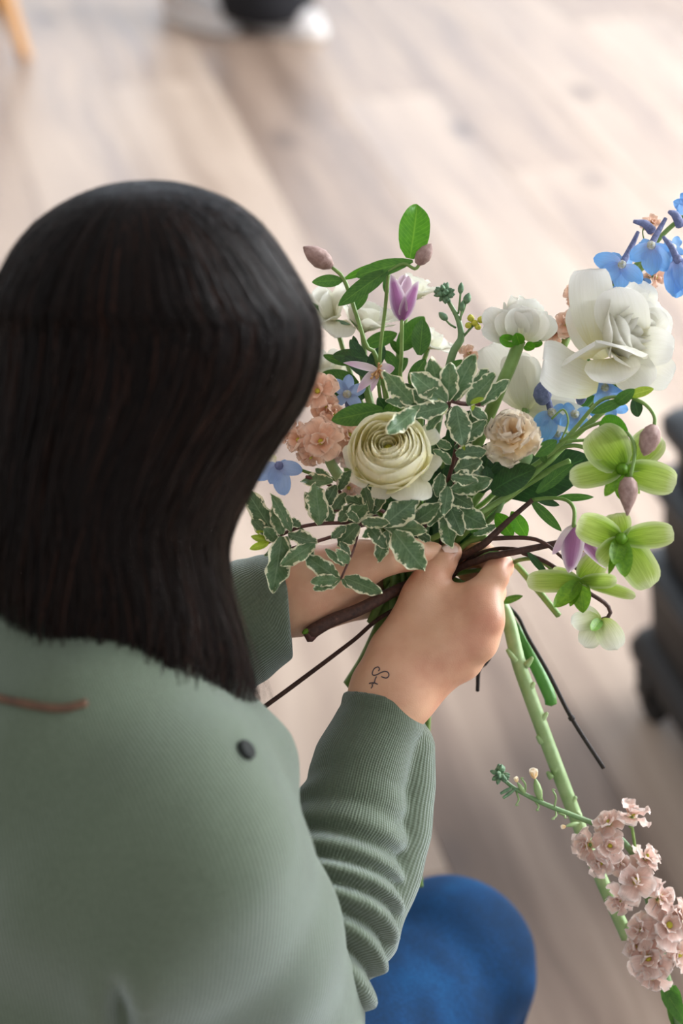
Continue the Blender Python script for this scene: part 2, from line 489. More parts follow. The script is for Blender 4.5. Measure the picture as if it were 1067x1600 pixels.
# ================================================================== SETTING: oak plank floor
def wood_mat(name, stops, sx=14.0, sy=1.1, rough=0.42, knots=True, spread=0.34):
    m, nt, b, out = mat_new(name)
    tc = N(nt, 'ShaderNodeTexCoord'); oi = N(nt, 'ShaderNodeObjectInfo')
    cx = N(nt, 'ShaderNodeCombineXYZ')
    nt.links.new(mathn(nt, 'MULTIPLY', oi.outputs['Random'], 53.0), cx.inputs[0])
    nt.links.new(mathn(nt, 'MULTIPLY', oi.outputs['Random'], 91.0), cx.inputs[1])
    av = N(nt, 'ShaderNodeVectorMath', operation='ADD')
    nt.links.new(tc.outputs['Object'], av.inputs[0]); nt.links.new(cx.outputs[0], av.inputs[1])
    wob = N(nt, 'ShaderNodeTexNoise', i_Scale=2.2, i_Detail=2.0)
    nt.links.new(av.outputs[0], wob.inputs['Vector'])
    wa = N(nt, 'ShaderNodeVectorMath', operation='MULTIPLY_ADD')
    nt.links.new(wob.outputs[1], wa.inputs[0]); wa.inputs[1].default_value = (0.10, 0.0, 0); nt.links.new(av.outputs[0], wa.inputs[2])
    mp = N(nt, 'ShaderNodeMapping'); mp.inputs['Scale'].default_value = (sx, sy, 1)
    nt.links.new(wa.outputs[0], mp.inputs[0])
    g = N(nt, 'ShaderNodeTexNoise', i_Scale=1.0, i_Detail=5.0, i_Roughness=0.55)
    nt.links.new(mp.outputs[0], g.inputs['Vector'])
    mp2 = N(nt, 'ShaderNodeMapping'); mp2.inputs['Scale'].default_value = (sx * 7, sy * 2, 1)
    nt.links.new(wa.outputs[0], mp2.inputs[0])
    g2 = N(nt, 'ShaderNodeTexNoise', i_Scale=1.0, i_Detail=3.0)
    nt.links.new(mp2.outputs[0], g2.inputs['Vector'])
    f = mathn(nt, 'ADD', mathn(nt, 'MULTIPLY', g.outputs[0], 0.85), mathn(nt, 'MULTIPLY', g2.outputs[0], 0.15))
    f = mathn(nt, 'ADD', f, mathn(nt, 'MULTIPLY', mathn(nt, 'SUBTRACT', oi.outputs['Random'], 0.5), spread))
    c = ramp(nt, f, stops)
    if knots:
        mk = N(nt, 'ShaderNodeMapping'); mk.inputs['Scale'].default_value = (5.0, 2.6, 1)
        nt.links.new(wa.outputs[0], mk.inputs[0])
        vo = N(nt, 'ShaderNodeTexVoronoi', i_Scale=1.0)
        nt.links.new(mk.outputs[0], vo.inputs['Vector'])
        k = ramp(nt, vo.outputs['Distance'], [(0.08, (1, 1, 1, 1)), (0.22, (0, 0, 0, 1))])
        n3 = N(nt, 'ShaderNodeTexNoise', i_Scale=1.6)
        nt.links.new(av.outputs[0], n3.inputs['Vector'])
        k = mathn(nt, 'MULTIPLY', k, ramp(nt, n3.outputs[0], [(0.42, (0, 0, 0, 1)), (0.52, (0.85, 0.85, 0.85, 1))]))
        c = mixc(nt, k, c, '#685a53')
    nt.links.new(c, b.inputs['Base Color'])
    rr = ramp(nt, g.outputs[0], [(0.3, (rough - 0.07,) * 3 + (1,)), (0.7, (rough + 0.07,) * 3 + (1,))])
    nt.links.new(rr, b.inputs['Roughness'])
    b.inputs['Specular IOR Level'].default_value = 0.36
    bp = N(nt, 'ShaderNodeBump', i_Strength=0.12, i_Distance=0.002)
    nt.links.new(f, bp.inputs['Height']); nt.links.new(bp.outputs[0], b.inputs['Normal'])
    return m
M_PLANK = wood_mat('oiled_oak', [(0.2, '#7d6a5d'), (0.38, '#9b8677'), (0.54, '#b39e8d'), (0.8, '#cfbba9')])
M_GAP = plain('floor_gap', '#6a5a4c', 0.9)
V, F = box((-4.5, 0.2, -0.06), (4.5, 9.5, -0.004))
floor = part('floor', V, F, M_GAP, smooth=False)
tag(floor, 'pale grey-brown oak plank floor', None, kind='structure')
PD = Vector((-0.2353, 0.972, 0)).normalized()       # plank direction
PN = Vector((0.972, 0.2353, 0)).normalized()
PW = 0.265
plank_meshes = {}
def plank(off, s0, L):
    key = round(L, 2)
    if key not in plank_meshes:
        v, f = box((0.0006, 0.0006, -0.014), (PW - 0.0006, L - 0.0006, 0.0), 0.0008)
        plank_meshes[key] = make_mesh('plank', v, f, M_PLANK, smooth=False)
    mw = Matrix.Translation(PN * off + PD * s0) @ Matrix((( PN.x, PD.x, 0, 0), (PN.y, PD.y, 0, 0), (0, 0, 1, 0), (0, 0, 0, 1)))
    new_obj('plank', plank_meshes[key], floor, mw)
pr = random.Random(3)
for k in range(-9, 12):
    off = 0.595 - PW + PW * k
    s = -0.4 + pr.uniform(-0.6, 0.4)
    if k == 0: s = (NP(PF(684, 1364)) @ NP(PD)) - 1.8    # the butt joint by the knee
    if k == 0: s -= 0
    while s < 8.8:
        L = pr.choice([1.6, 1.8, 2.0, 2.2]) if not (k == 0 and s < 0.6) else 1.8
        c = PN * (off + PW / 2) + PD * (s + L / 2)
        if -3.4 < c.x < 3.9:
            plank(off, s, L)
        s += L

# walls with tall windows that let the daylight in
M_WALL = plain('white_plaster', '#e6e2dc', 0.9, noise=0.1, nscale=20, dark='#dfdbd5')
M_FRAME = plain('window_frame_paint', '#d9d7d2', 0.5)
def glass_mat():
    m, nt, b, out = mat_new('window_glass')
    b.inputs['Base Color'].default_value = (0.9, 0.95, 1, 1)
    b.inputs['Roughness'].default_value = 0.02
    b.inputs['Transmission Weight'].default_value = 1.0
    b.inputs['IOR'].default_value = 1.1
    return m
M_GLASS = glass_mat()
def wall(name, o, ex, length, height, holes, thick=0.15):
    """a wall along ex with rectangular holes (x0, x1, z0, z1), built of solid pieces round them"""
    o, ex = Vector(o), Vector(ex).normalized(); n = Vector((-ex.y, ex.x, 0))
    xs = sorted({0.0, length, *[h[0] for h in holes], *[h[1] for h in holes]})
    geo = []
    def piece(x0, x1, z0, z1, t0=0.0, t1=thick):
        v, f = box((x0, t0, z0), (x1, t1, z1))
        return np.array([NP(o + ex * p[0] + n * p[1]) + [0, 0, p[2]] for p in v]), f
    for x0, x1 in zip(xs, xs[1:]):
        h = [k for k in holes if k[0] <= x0 and k[1] >= x1]
        if h: geo += [piece(x0, x1, 0, h[0][2]), piece(x0, x1, h[0][3], height)]
        else: geo.append(piece(x0, x1, 0, height))
    V, F = merge(*geo)
    w = part(name, V, F, M_WALL, smooth=False); tag(w, 'white plaster wall with tall windows', None, kind='structure')
    return piece
win_no = 0
def windows(piece, holes):
    global win_no
    for x0, x1, z0, z1 in holes:
        win_no += 1
        geo = [piece(x0, x0 + 0.06, z0, z1, 0.04, 0.1), piece(x1 - 0.06, x1, z0, z1, 0.04, 0.1), piece(x0 + 0.06, x1 - 0.06, z0, z0 + 0.06, 0.04, 0.1), piece(x0 + 0.06, x1 - 0.06, z1 - 0.06, z1, 0.04, 0.1), piece((x0 + x1) / 2 - 0.025, (x0 + x1) / 2 + 0.025, z0 + 0.06, z1 - 0.06, 0.045, 0.095)]
        V, F = merge(*geo)
        w = part('window_%d' % win_no, V, F, M_FRAME, smooth=False); tag(w, 'tall window with white frame', None, kind='structure')
        for a, b in ((x0 + 0.06, (x0 + x1) / 2 - 0.025), ((x0 + x1) / 2 + 0.025, x1 - 0.06)):
            v, f = piece(a, b, z0 + 0.06, z1 - 0.06, 0.066, 0.072)
            part('pane', v, f, M_GLASS, w, smooth=False)
hf = [(0.6, 2.5, 0.9, 3.9), (2.9, 4.8, 0.9, 3.9), (5.2, 7.1, 0.9, 3.9)]
windows(wall('wall_far', (-3.1, 9.35, 0), (1, 0, 0), 7.6, 4.3, hf), hf)
hs = [(3.2, 4.9, 0.9, 3.7), (5.3, 7.0, 0.9, 3.7), (7.3, 8.9, 0.9, 3.7)]
windows(wall('wall_right', (4.5, 9.35, 0), (0, -1, 0), 9.1, 4.3, hs), hs)

# ================================================================== BACKGROUND THINGS
M_OAKLEG = wood_mat('beech_wood', [(0.3, '#c9925a'), (0.7, '#dcab74')], sx=60, sy=8, rough=0.35, knots=False, spread=0.0)
def chair():
    A = Vector((-0.829, 5.145, 0))
    e1, e2 = Vector((-0.3, 0.954, 0)) * 0.46, Vector((-0.954, -0.3, 0)) * 0.46
    t = thing('wooden_chair', 'light wooden chair with round splayed legs standing on the floor', 'chair', A + (e1 + e2) / 2)
    cen = A + (e1 + e2) / 2
    for q in (A, A + e1, A + e2, A + e1 + e2):
        top = cen + (q - cen) * 0.62 + Vector((0, 0, 0.43))
        V, F = tube([q + Vector((0, 0, 0.006)), q.lerp(top, 0.5), top], [0.0165, 0.022, 0.027], seg=16)
        V[:, 2] = np.maximum(V[:, 2], 0.0)
        part('leg', V, F, M_OAKLEG, t)
    v, f = lathe([(0.0, 0.0), (0.19, 0.0), (0.215, 0.008), (0.225, 0.02), (0.215, 0.034), (0.18, 0.032), (0.0, 0.026)], 32, NP(cen + Vector((0, 0, 0.425))))
    part('seat', v, f, M_OAKLEG, t)
    for sgn in (-1, 1):
        b0 = cen + e2 * 0.36 + e1 * 0.32 * sgn + Vector((0, 0, 0.44))
        v, f = tube([b0, b0 + e2 * 0.12 + Vector((0, 0, 0.2)), b0 + e2 * 0.2 + Vector((0, 0, 0.38))], [0.013, 0.011, 0.011], 12)
        part('back_post', v, f, M_OAKLEG, t)
    b0 = cen + e2 * 0.54 + Vector((0, 0, 0.78))
    v, f = tube([b0 - e1 * 0.42, b0 + e2 * 0.06, b0 + e1 * 0.42], [0.02, 0.026, 0.02], 12)
    part('backrest', v, f, M_OAKLEG, t)
chair()

M_SHOE = plain('white_leather', '#dcd8d6', 0.5, noise=0.1, nscale=60, dark='#cfcac8')
M_SOLE = plain('white_sole', '#e6e3e0', 0.6)
M_BLACKC = plain('black_cloth', '#12141c', 0.85, noise=0.3, nscale=200, dark='#0a0b10')
M_SKIN2 = plain('ankle_skin', '#c99f86', 0.6)
def shoe(heel, toe, parent, mat=M_SHOE, L=0.265):
    h, t = Vector(heel), Vector(toe)
    d = (t - h).normalized(); n = Vector((-d.y, d.x, 0))
    def pt(a, b, z): return NP(h + d * a * L + n * b + Vector((0, 0, z)))
    def f(X):
        s = cap_d(X, pt(0.12, 0, 0.05), pt(0.5, 0, 0.045), 0.034, 0.036)
        s = smin(s, cap_d(X, pt(0.5, 0, 0.042), pt(0.86, 0.004, 0.034), 0.036, 0.03), 0.03)
        s = smin(s, cap_d(X, pt(0.72, 0.012, 0.032), pt(0.74, -0.012, 0.032), 0.034, 0.034), 0.03)
        s = smin(s, cap_d(X, pt(0.16, 0, 0.05), pt(0.2, 0, 0.085), 0.034, 0.036), 0.02)
        return np.maximum(s, 0.016 - X[:, 2])
    c = NP((h + t) / 2)
    V, F = surface_nets(f, c - [0.22, 0.22, c[2]], c + [0.22, 0.22, 0.14], 0.006)
    up = part('shoe', V, F, mat, parent)
    ring = []
    for k in range(40):
        a = 2 * math.pi * k / 40
        x = 0.5 - 0.5 * math.cos(a)
        w = 0.043 * (1 + 0.22 * math.sin(math.pi * (x - 0.25))) * (abs(math.sin(a)) ** 0.7) * (1 if math.sin(a) > 0 else -1)
        ring.append((x, w))
    V = [pt(x * 1.02 - 0.01, w, z) for z in (0.0, 0.022) for x, w in ring] + [pt(0.5, 0, 0.022)]
    V[0:40] = [v - np.array([0, 0, v[2]]) for v in V[0:40]]
    F = grid_faces(40, 2, True) + [tuple(range(39, -1, -1))] + [(40 + k, 40 + (k + 1) % 40, 80) for k in range(40)]
    part('sole', np.array(V), F, M_SOLE, up)
    return up
def far_person():
    h1, t1 = PF(258, 24), PF(384, 56)
    h2, t2 = PF(376, 36), PF(492, 56)
    t = thing('person', 'person in black trousers and white shoes standing beyond the bouquet', 'person', (h1 + h2) / 2)
    shoe(h1, t1, t); shoe(h2, t2, t)
    l1 = h1 + (t1 - h1) * 0.16; l2 = h2 + (t2 - h2) * 0.28
    hip = (l1 + l2) / 2 + Vector((0, 0.03, 0.93))
    v1 = tube([l1 + Vector((0, 0, 0.05)), l1 + Vector((0, 0, 0.35)), hip + (l1 - l2) * 0.3], [0.036, 0.05, 0.08], 16)
    v2 = tube([l2 + Vector((0, 0, 0.05)), l2 + Vector((0, 0, 0.35)), hip + (l2 - l1) * 0.3], [0.036, 0.05, 0.08], 16)
    v3 = tube([hip + Vector((0, 0, -0.1)), hip + Vector((0, 0, 0.12))], [0.12, 0.14], 16)
    V, F = merge(v1, v2, v3)
    part('body', V, F, M_SKIN2, t)
    def leg(l, zb, r0):
        return tube([l + Vector((0, 0, zb)), l + Vector((0, 0, zb + 0.2)), l * 0.6 + hip * 0.4 + Vector((0, 0, 0.05)), hip + (l - hip) * 0.12 + Vector((0, 0, -0.02))], [r0, r0 * 0.94, 0.105, 0.11], 24)
    V, F = merge(leg(l1, 0.16, 0.1), leg(l2 + Vector((0.015, 0, 0)), 0.045, 0.135), tube([hip + Vector((0, 0, -0.12)), hip, hip + Vector((0, 0, 0.14))], [0.14, 0.165, 0.15], 24))
    part('trousers', V, F, M_BLACKC, t)
far_person()

M_PLASTIC = plain('black_plastic', '#191512', 0.62, noise=0.15, nscale=300, dark='#151311')
M_LID = plain('grey_plastic_lid', '#1c2024', 0.5, noise=0.1, nscale=300, dark='#1e2225')
M_RUBBER = plain('black_rubber', '#111112', 0.7)
def rrect(w, l, r, n=6):
    pts = []
    for cx, cy, a0 in ((w - r, l - r, 0), (r, l - r, 90), (r, r, 180), (w - r, r, 270)):
        for k in range(n):
            a = math.radians(a0 + 90 * k / (n - 1))
            pts.append((cx + r * math.cos(a), cy + r * math.sin(a)))
    return pts
def tool_trolley():
    cor = Vector((0.420, 2.352, 0))                         # far left corner; sides run along the planks
    ex, ey = PN, -PD
    Wd, Ln = 0.42, 0.52
    t = thing('tool_trolley', 'black stacked plastic tool trolley on castors', 'trolley', cor + ex * Wd / 2 + ey * Ln / 2)
    def loft(secs, name, mat):
        V = []; n = 0
        for z, e in secs:
            pts = rrect(Wd + 2 * e, Ln + 2 * e, 0.035)
            n = len(pts)
            for x, y in pts:
                V.append(NP(cor + ex * (x - e) + ey * (y - e) + Vector((0, 0, z))))
        # section order is anticlockwise in (ex,ey), which is clockwise from above
        F = [tuple(reversed(q)) for q in grid_faces(n, len(secs), True)]
        V.append(NP(cor + ex * Wd / 2 + ey * Ln / 2 + Vector((0, 0, secs[0][0]))))
        V.append(NP(cor + ex * Wd / 2 + ey * Ln / 2 + Vector((0, 0, secs[-1][0]))))
        b = len(V); o = (len(secs) - 1) * n
        for k in range(n):
            F.append((b - 2, k, (k + 1) % n)); F.append((b - 1, o + (k + 1) % n, o + k))
        return part(name, np.array(V), F, mat, t)
    loft([(0.062, 0.01), (0.07, 0.016), (0.085, 0.018), (0.1, 0.012), (0.112, 0.0)], 'wheel_base', M_PLASTIC)
    loft([(0.106, -0.008), (0.12, -0.004), (0.15, -0.002), (0.19, 0.002), (0.214, 0.004)], 'drawer_box', M_PLASTIC)
    loft([(0.21, 0.006), (0.214, 0.014), (0.228, 0.015), (0.236, 0.008), (0.24, -0.004)], 'lid', M_LID)
    loft([(0.236, -0.014), (0.25, -0.008), (0.29, -0.006), (0.33, -0.004), (0.344, -0.002)], 'drawer_box', M_PLASTIC)
    loft([(0.34, 0.0), (0.344, 0.01), (0.356, 0.012), (0.364, 0.006), (0.37, -0.006)], 'lid', M_LID)
    loft([(0.366, -0.016), (0.38, -0.014), (0.41, -0.012), (0.43, -0.012)], 'drawer_box', M_PLASTIC)
    loft([(0.424, -0.006), (0.43, 0.004), (0.448, 0.006), (0.456, 0.0), (0.462, -0.014)], 'lid', M_LID)
    for a, b in ((0.02, 0.07), (0.02, 0.45), (0.4, 0.07), (0.4, 0.45)):
        c = cor + ex * a + ey * b + Vector((0, 0, 0.04))
        if a < 0.1 and b < 0.1: c = c - ex * 0.02
        wv, wf = lathe([(0.0, -0.012), (0.03, -0.012), (0.038, -0.008), (0.04, 0), (0.038, 0.008), (0.03, 0.012), (0.0, 0.012)], 24)
        rot = Matrix.Translation(c) @ Matrix(((PD.x, 0, PN.x, 0), (PD.y, 0, PN.y, 0), (0, 1, 0, 0), (0, 0, 0, 1)))
        part('castor_wheel', wv, wf, M_RUBBER, t, rot)
        fv, ff = merge(box((-0.022, -0.02, 0.0), (0.022, -0.014, 0.035), 0.003), box((-0.022, 0.014, 0.0), (0.022, 0.02, 0.035), 0.003), box((-0.026, -0.022, 0.028), (0.026, 0.022, 0.042), 0.004))
        part('castor_fork', fv, ff, M_PLASTIC, t, Matrix.Translation(c + Vector((0, 0, -0.006))) @ Matrix(((PD.x, PN.x, 0, 0), (PD.y, PN.y, 0, 0), (0, 0, 1, 0), (0, 0, 0, 1))), smooth=False)
tool_trolley()
# ================================================================== THE FLORIST
def skin_mat():
    m, nt, b, out = mat_new('skin')
    tc = N(nt, 'ShaderNodeTexCoord')
    n1 = N(nt, 'ShaderNodeTexNoise', i_Scale=38.0, i_Detail=3.0)
    n2 = N(nt, 'ShaderNodeTexVoronoi', i_Scale=900.0)
    for n in (n1, n2): nt.links.new(tc.outputs['Object'], n.inputs['Vector'])
    c = ramp(nt, n1.outputs[0], [(0.3, '#cf9678'), (0.55, '#dcaa8a'), (0.75, '#e2b494')])
    rd = N(nt, 'ShaderNodeAttribute', attribute_name='flush')
    c = mixc(nt, mathn(nt, 'MULTIPLY', rd.outputs['Fac'], 0.6), c, '#c9775f')
    nt.links.new(c, b.inputs['Base Color'])
    b.inputs['Roughness'].default_value = 0.48
    b.inputs['Subsurface Weight'].default_value = 0.12
    b.inputs['Subsurface Radius'].default_value = (0.012, 0.005, 0.003)
    b.inputs['Subsurface Scale'].default_value = 0.5
    hgt = mathn(nt, 'ADD', mathn(nt, 'MULTIPLY', n2.outputs['Distance'], 0.35), n1.outputs[0])
    bp = N(nt, 'ShaderNodeBump', i_Strength=0.22, i_Distance=0.0012)
    nt.links.new(hgt, bp.inputs['Height']); nt.links.new(bp.outputs[0], b.inputs['Normal'])
    return m
M_SKIN = skin_mat()
M_NAIL = plain('nail', '#ecc7b8', 0.15)

def knit_mat():
    m, nt, b, out = mat_new('ribbed_knit')
    at = N(nt, 'ShaderNodeAttribute', attribute_name='rib')
    al = N(nt, 'ShaderNodeAttribute', attribute_name='course')
    tc = N(nt, 'ShaderNodeTexCoord')
    nz = N(nt, 'ShaderNodeTexNoise', i_Scale=500.0, i_Detail=2.0)
    nb = N(nt, 'ShaderNodeTexNoise', i_Scale=18.0, i_Detail=4.0)
    for n in (nz, nb): nt.links.new(tc.outputs['Object'], n.inputs['Vector'])
    s = mathn(nt, 'SINE', mathn(nt, 'MULTIPLY', at.outputs['Fac'], 2 * math.pi / 0.0021))
    s = mathn(nt, 'ADD', mathn(nt, 'MULTIPLY', s, 0.5), 0.5)
    s2 = mathn(nt, 'ADD', mathn(nt, 'MULTIPLY', mathn(nt, 'SINE', mathn(nt, 'MULTIPLY', al.outputs['Fac'], 2 * math.pi / 0.0017)), 0.5), 0.5)
    h = mathn(nt, 'ADD', mathn(nt, 'MULTIPLY', s, 0.7), mathn(nt, 'ADD', mathn(nt, 'MULTIPLY', s2, 0.15), mathn(nt, 'MULTIPLY', nz.outputs[0], 0.4)))
    c = ramp(nt, nz.outputs[0], [(0.25, '#535d4b'), (0.75, '#5e6856')])
    tone = ramp(nt, nb.outputs[0], [(0.3, (0.96, 0.96, 0.96, 1)), (0.7, (1.03, 1.03, 1.03, 1))])
    c = mixc(nt, 1.0, c, tone, 'MULTIPLY')
    nt.links.new(c, b.inputs['Base Color'])
    b.inputs['Roughness'].default_value = 0.95
    b.inputs['Specular IOR Level'].default_value = 0.1
    b.inputs['Sheen Weight'].default_value = 0.6
    b.inputs['Sheen Roughness'].default_value = 0.5
    b.inputs['Sheen Tint'].default_value = (0.8, 0.9, 0.92, 1)
    bp = N(nt, 'ShaderNodeBump', i_Strength=0.55, i_Distance=0.0009)
    nt.links.new(h, bp.inputs['Height']); nt.links.new(bp.outputs[0], b.inputs['Normal'])
    return m
M_KNIT = knit_mat()

def denim_mat():
    m, nt, b, out = mat_new('blue_denim')
    at = N(nt, 'ShaderNodeAttribute', attribute_name='rib')
    tc = N(nt, 'ShaderNodeTexCoord')
    nz = N(nt, 'ShaderNodeTexNoise', i_Scale=16.0, i_Detail=4.0)
    mp = N(nt, 'ShaderNodeMapping'); mp.inputs['Scale'].default_value = (420, 420, 60)
    nt.links.new(tc.outputs['Object'], mp.inputs[0])
    nf = N(nt, 'ShaderNodeTexNoise', i_Scale=1.0, i_Detail=2.0)
    nt.links.new(mp.outputs[0], nf.inputs['Vector']); nt.links.new(tc.outputs['Object'], nz.inputs['Vector'])
    tw = mathn(nt, 'SINE', mathn(nt, 'MULTIPLY', at.outputs['Fac'], 2 * math.pi / 0.0022))
    f = mathn(nt, 'ADD', mathn(nt, 'MULTIPLY', nz.outputs[0], 0.6), mathn(nt, 'ADD', mathn(nt, 'MULTIPLY', nf.outputs[0], 0.3), mathn(nt, 'MULTIPLY', tw, 0.015)))
    c = ramp(nt, f, [(0.28, '#001d36'), (0.5, '#023056'), (0.72, '#074a78')])
    nt.links.new(c, b.inputs['Base Color'])
    b.inputs['Roughness'].default_value = 0.85
    b.inputs['Specular IOR Level'].default_value = 0.15
    bp = N(nt, 'ShaderNodeBump', i_Strength=0.3, i_Distance=0.0008)
    nt.links.new(f, bp.inputs['Height']); nt.links.new(bp.outputs[0], b.inputs['Normal'])
    return m
M_DENIM = denim_mat()

HIP = Vector((-0.185, 0.985, 0.545))
florist = thing('person', 'seated person with long dark hair in sage green ribbed sweater holding the bouquet', 'person', (HIP.x, HIP.y, 0))
# head frame: turned 30 degrees to the right, bowed 35 degrees
yaw, bow = math.radians(30), math.radians(35)
hor = Vector((math.sin(yaw), math.cos(yaw), 0))
H_f = (math.cos(bow) * hor - math.sin(bow) * Vector((0, 0, 1))).normalized()
H_u = (math.cos(bow) * Vector((0, 0, 1)) + math.sin(bow) * hor).normalized()
H_r = H_f.cross(H_u).normalized()
HC = P(240, 600, 1.185)
def hp(r, u, f): return HC + H_r * r + H_u * u + H_f * f
NB = P(105, 1075, 1.235)
RS, LS = P(275, 1320, 1.175), P(-160, 1150, 1.345)
SD = (RS - LS).normalized()
R_ELB, L_ELB = P(425, 1590, 1.335), P(225, 1050, 1.455)
R_WR, L_WR = P(606, 1085, 1.402), P(452, 928, 1.42)
T_UP, T_MID, T_LOW = P(85, 1290, 1.255), P(100, 1560, 1.32), HIP + Vector((0, 0, 0.05))

# ---- hands
def hand_right(X):
    w = R_WR
    d = cap_d(X, R_ELB.lerp(w, 0.5), w, 0.0285, 0.0215)
    d = smin(d, cap_d(X, P(596, 1080, 1.405), P(622, 1088, 1.402), 0.019, 0.019), 0.02)
    mcp = {'i': P(750, 936, 1.397), 'm': P(755, 968, 1.389), 'r': P(746, 1003, 1.391), 'p': P(722, 1033, 1.402)}
    cb = {'i': P(628, 1035, 1.402), 'm': P(634, 1048, 1.397), 'r': P(638, 1062, 1.399), 'p': P(640, 1075, 1.405)}
    rr = {'i': (0.015, 0.0125), 'm': (0.016, 0.0128), 'r': (0.0155, 0.0122), 'p': (0.015, 0.0112)}
    pal = None
    for k in 'imrp':
        e = cap_d(X, cb[k], mcp[k], *rr[k])
        pal = e if pal is None else smin(pal, e, 0.016)
    d = smin(d, pal, 0.022)
    # fleshy inside of the palm and the web of the thumb
    d = smin(d, cap_d(X, P(640, 1030, 1.415), P(712, 960, 1.415), 0.016, 0.014), 0.02)
    d = smin(d, cap_d(X, P(622, 1010, 1.408), P(660, 930, 1.405), 0.0165, 0.0128), 0.016)
    d = smin(d, cap_d(X, P(668, 952, 1.407), P(715, 946, 1.405), 0.0105, 0.0095), 0.018)
    def finger(d, js, rs, k0=0.013):
        f = None
        for (a, b), (ra, rb) in zip(zip(js, js[1:]), zip(rs, rs[1:])):
            e = cap_d(X, a, b, ra, rb)
            f = e if f is None else smin(f, e, 0.005)
        return smin(d, f, k0)
    d = finger(d, [P(660, 928, 1.405), P(671, 901, 1.406), P(690, 880, 1.411), P(705, 863, 1.418)], [0.012, 0.0103, 0.0096, 0.0078], 0.008)
    d = finger(d, [mcp['i'], P(772, 902, 1.400), P(780, 885, 1.412), P(752, 863, 1.433), P(727, 851, 1.440)], [0.0112, 0.0094, 0.0092, 0.0082, 0.0068], 0.007)
    d = finger(d, [mcp['m'], P(768, 925, 1.428), P(736, 892, 1.452), P(711, 874, 1.455), P(700, 853, 1.452)], [0.0115, 0.0095, 0.0086, 0.008, 0.0068], 0.008)
    d = finger(d, [mcp['r'], P(752, 980, 1.432), P(722, 948, 1.452), P(700, 930, 1.449)], [0.011, 0.0092, 0.0082, 0.0068], 0.008)
    d = finger(d, [mcp['p'], P(724, 1022, 1.438), P(700, 995, 1.452), P(684, 978, 1.447)], [0.0102, 0.0085, 0.0075, 0.0062], 0.008)
    # knuckle bumps and tendons on the back of the hand
    for k, r in (('i', 0.0098), ('m', 0.0102), ('r', 0.0095), ('p', 0.0088)):
        kk = mcp[k] - AX_F * 0.0042
        d = smin(d, np.linalg.norm(X - NP(kk).astype(np.float32), axis=1) - r, 0.008)
        d = smin(d, cap_d(X, cb[k].lerp(mcp[k], 0.35) - AX_F * 0.0115, mcp[k] - AX_F * 0.009, 0.0022, 0.0038), 0.007)
    d = smin(d, np.linalg.norm(X - NP(P(636, 1087, 1.391)).astype(np.float32), axis=1) - 0.011, 0.014)
    return d

def hand_left(X):
    w = L_WR
    d = cap_d(X, L_ELB.lerp(w, 0.55), w, 0.026, 0.0205)
    d = smin(d, cap_d(X, P(450, 912, 1.418), P(452, 944, 1.424), 0.0185, 0.0185), 0.02)
    mcp = [P(570, 878, 1.452), P(572, 902, 1.461), P(566, 920, 1.461), P(554, 934, 1.453)]
    cb = [P(486, 908, 1.424), P(486, 920, 1.428), P(484, 928, 1.43), P(482, 936, 1.43)]
    for a, b in zip(cb, mcp):
        d = smin(d, cap_d(X, a, b, 0.0155, 0.0125), 0.02)
    d = smin(d, cap_d(X, P(480, 937, 1.419), P(548, 926, 1.43), 0.0145, 0.012), 0.02)      # heel of the hand
    d = smin(d, cap_d(X, P(490, 900, 1.415), P(556, 882, 1.408), 0.0165, 0.0145), 0.02)   # thumb base
    def finger(d, js, rs, k0=0.01):
        f = None
        for (a, b), (ra, rb) in zip(zip(js, js[1:]), zip(rs, rs[1:])):
            e = cap_d(X, a, b, ra, rb)
            f = e if f is None else smin(f, e, 0.005)
        return smin(d, f, k0)
    d = finger(d, [P(552, 884, 1.408), P(608, 870, 1.402), P(640, 866, 1.405), P(676, 866, 1.412)], [0.0145, 0.0118, 0.011, 0.0088], 0.014)
    ends = [(632, 876, 664, 868, 690, 866), (640, 902, 672, 898, 692, 902), (632, 930, 662, 932, 680, 938), (612, 955, 638, 962, 654, 968)]
    for m_, e in zip(mcp, ends):
        d = finger(d, [m_, P(e[0], e[1], 1.485), P(e[2], e[3], 1.484), P(e[4], e[5], 1.474)], [0.0112, 0.0094, 0.0084, 0.007], 0.008)
    return d

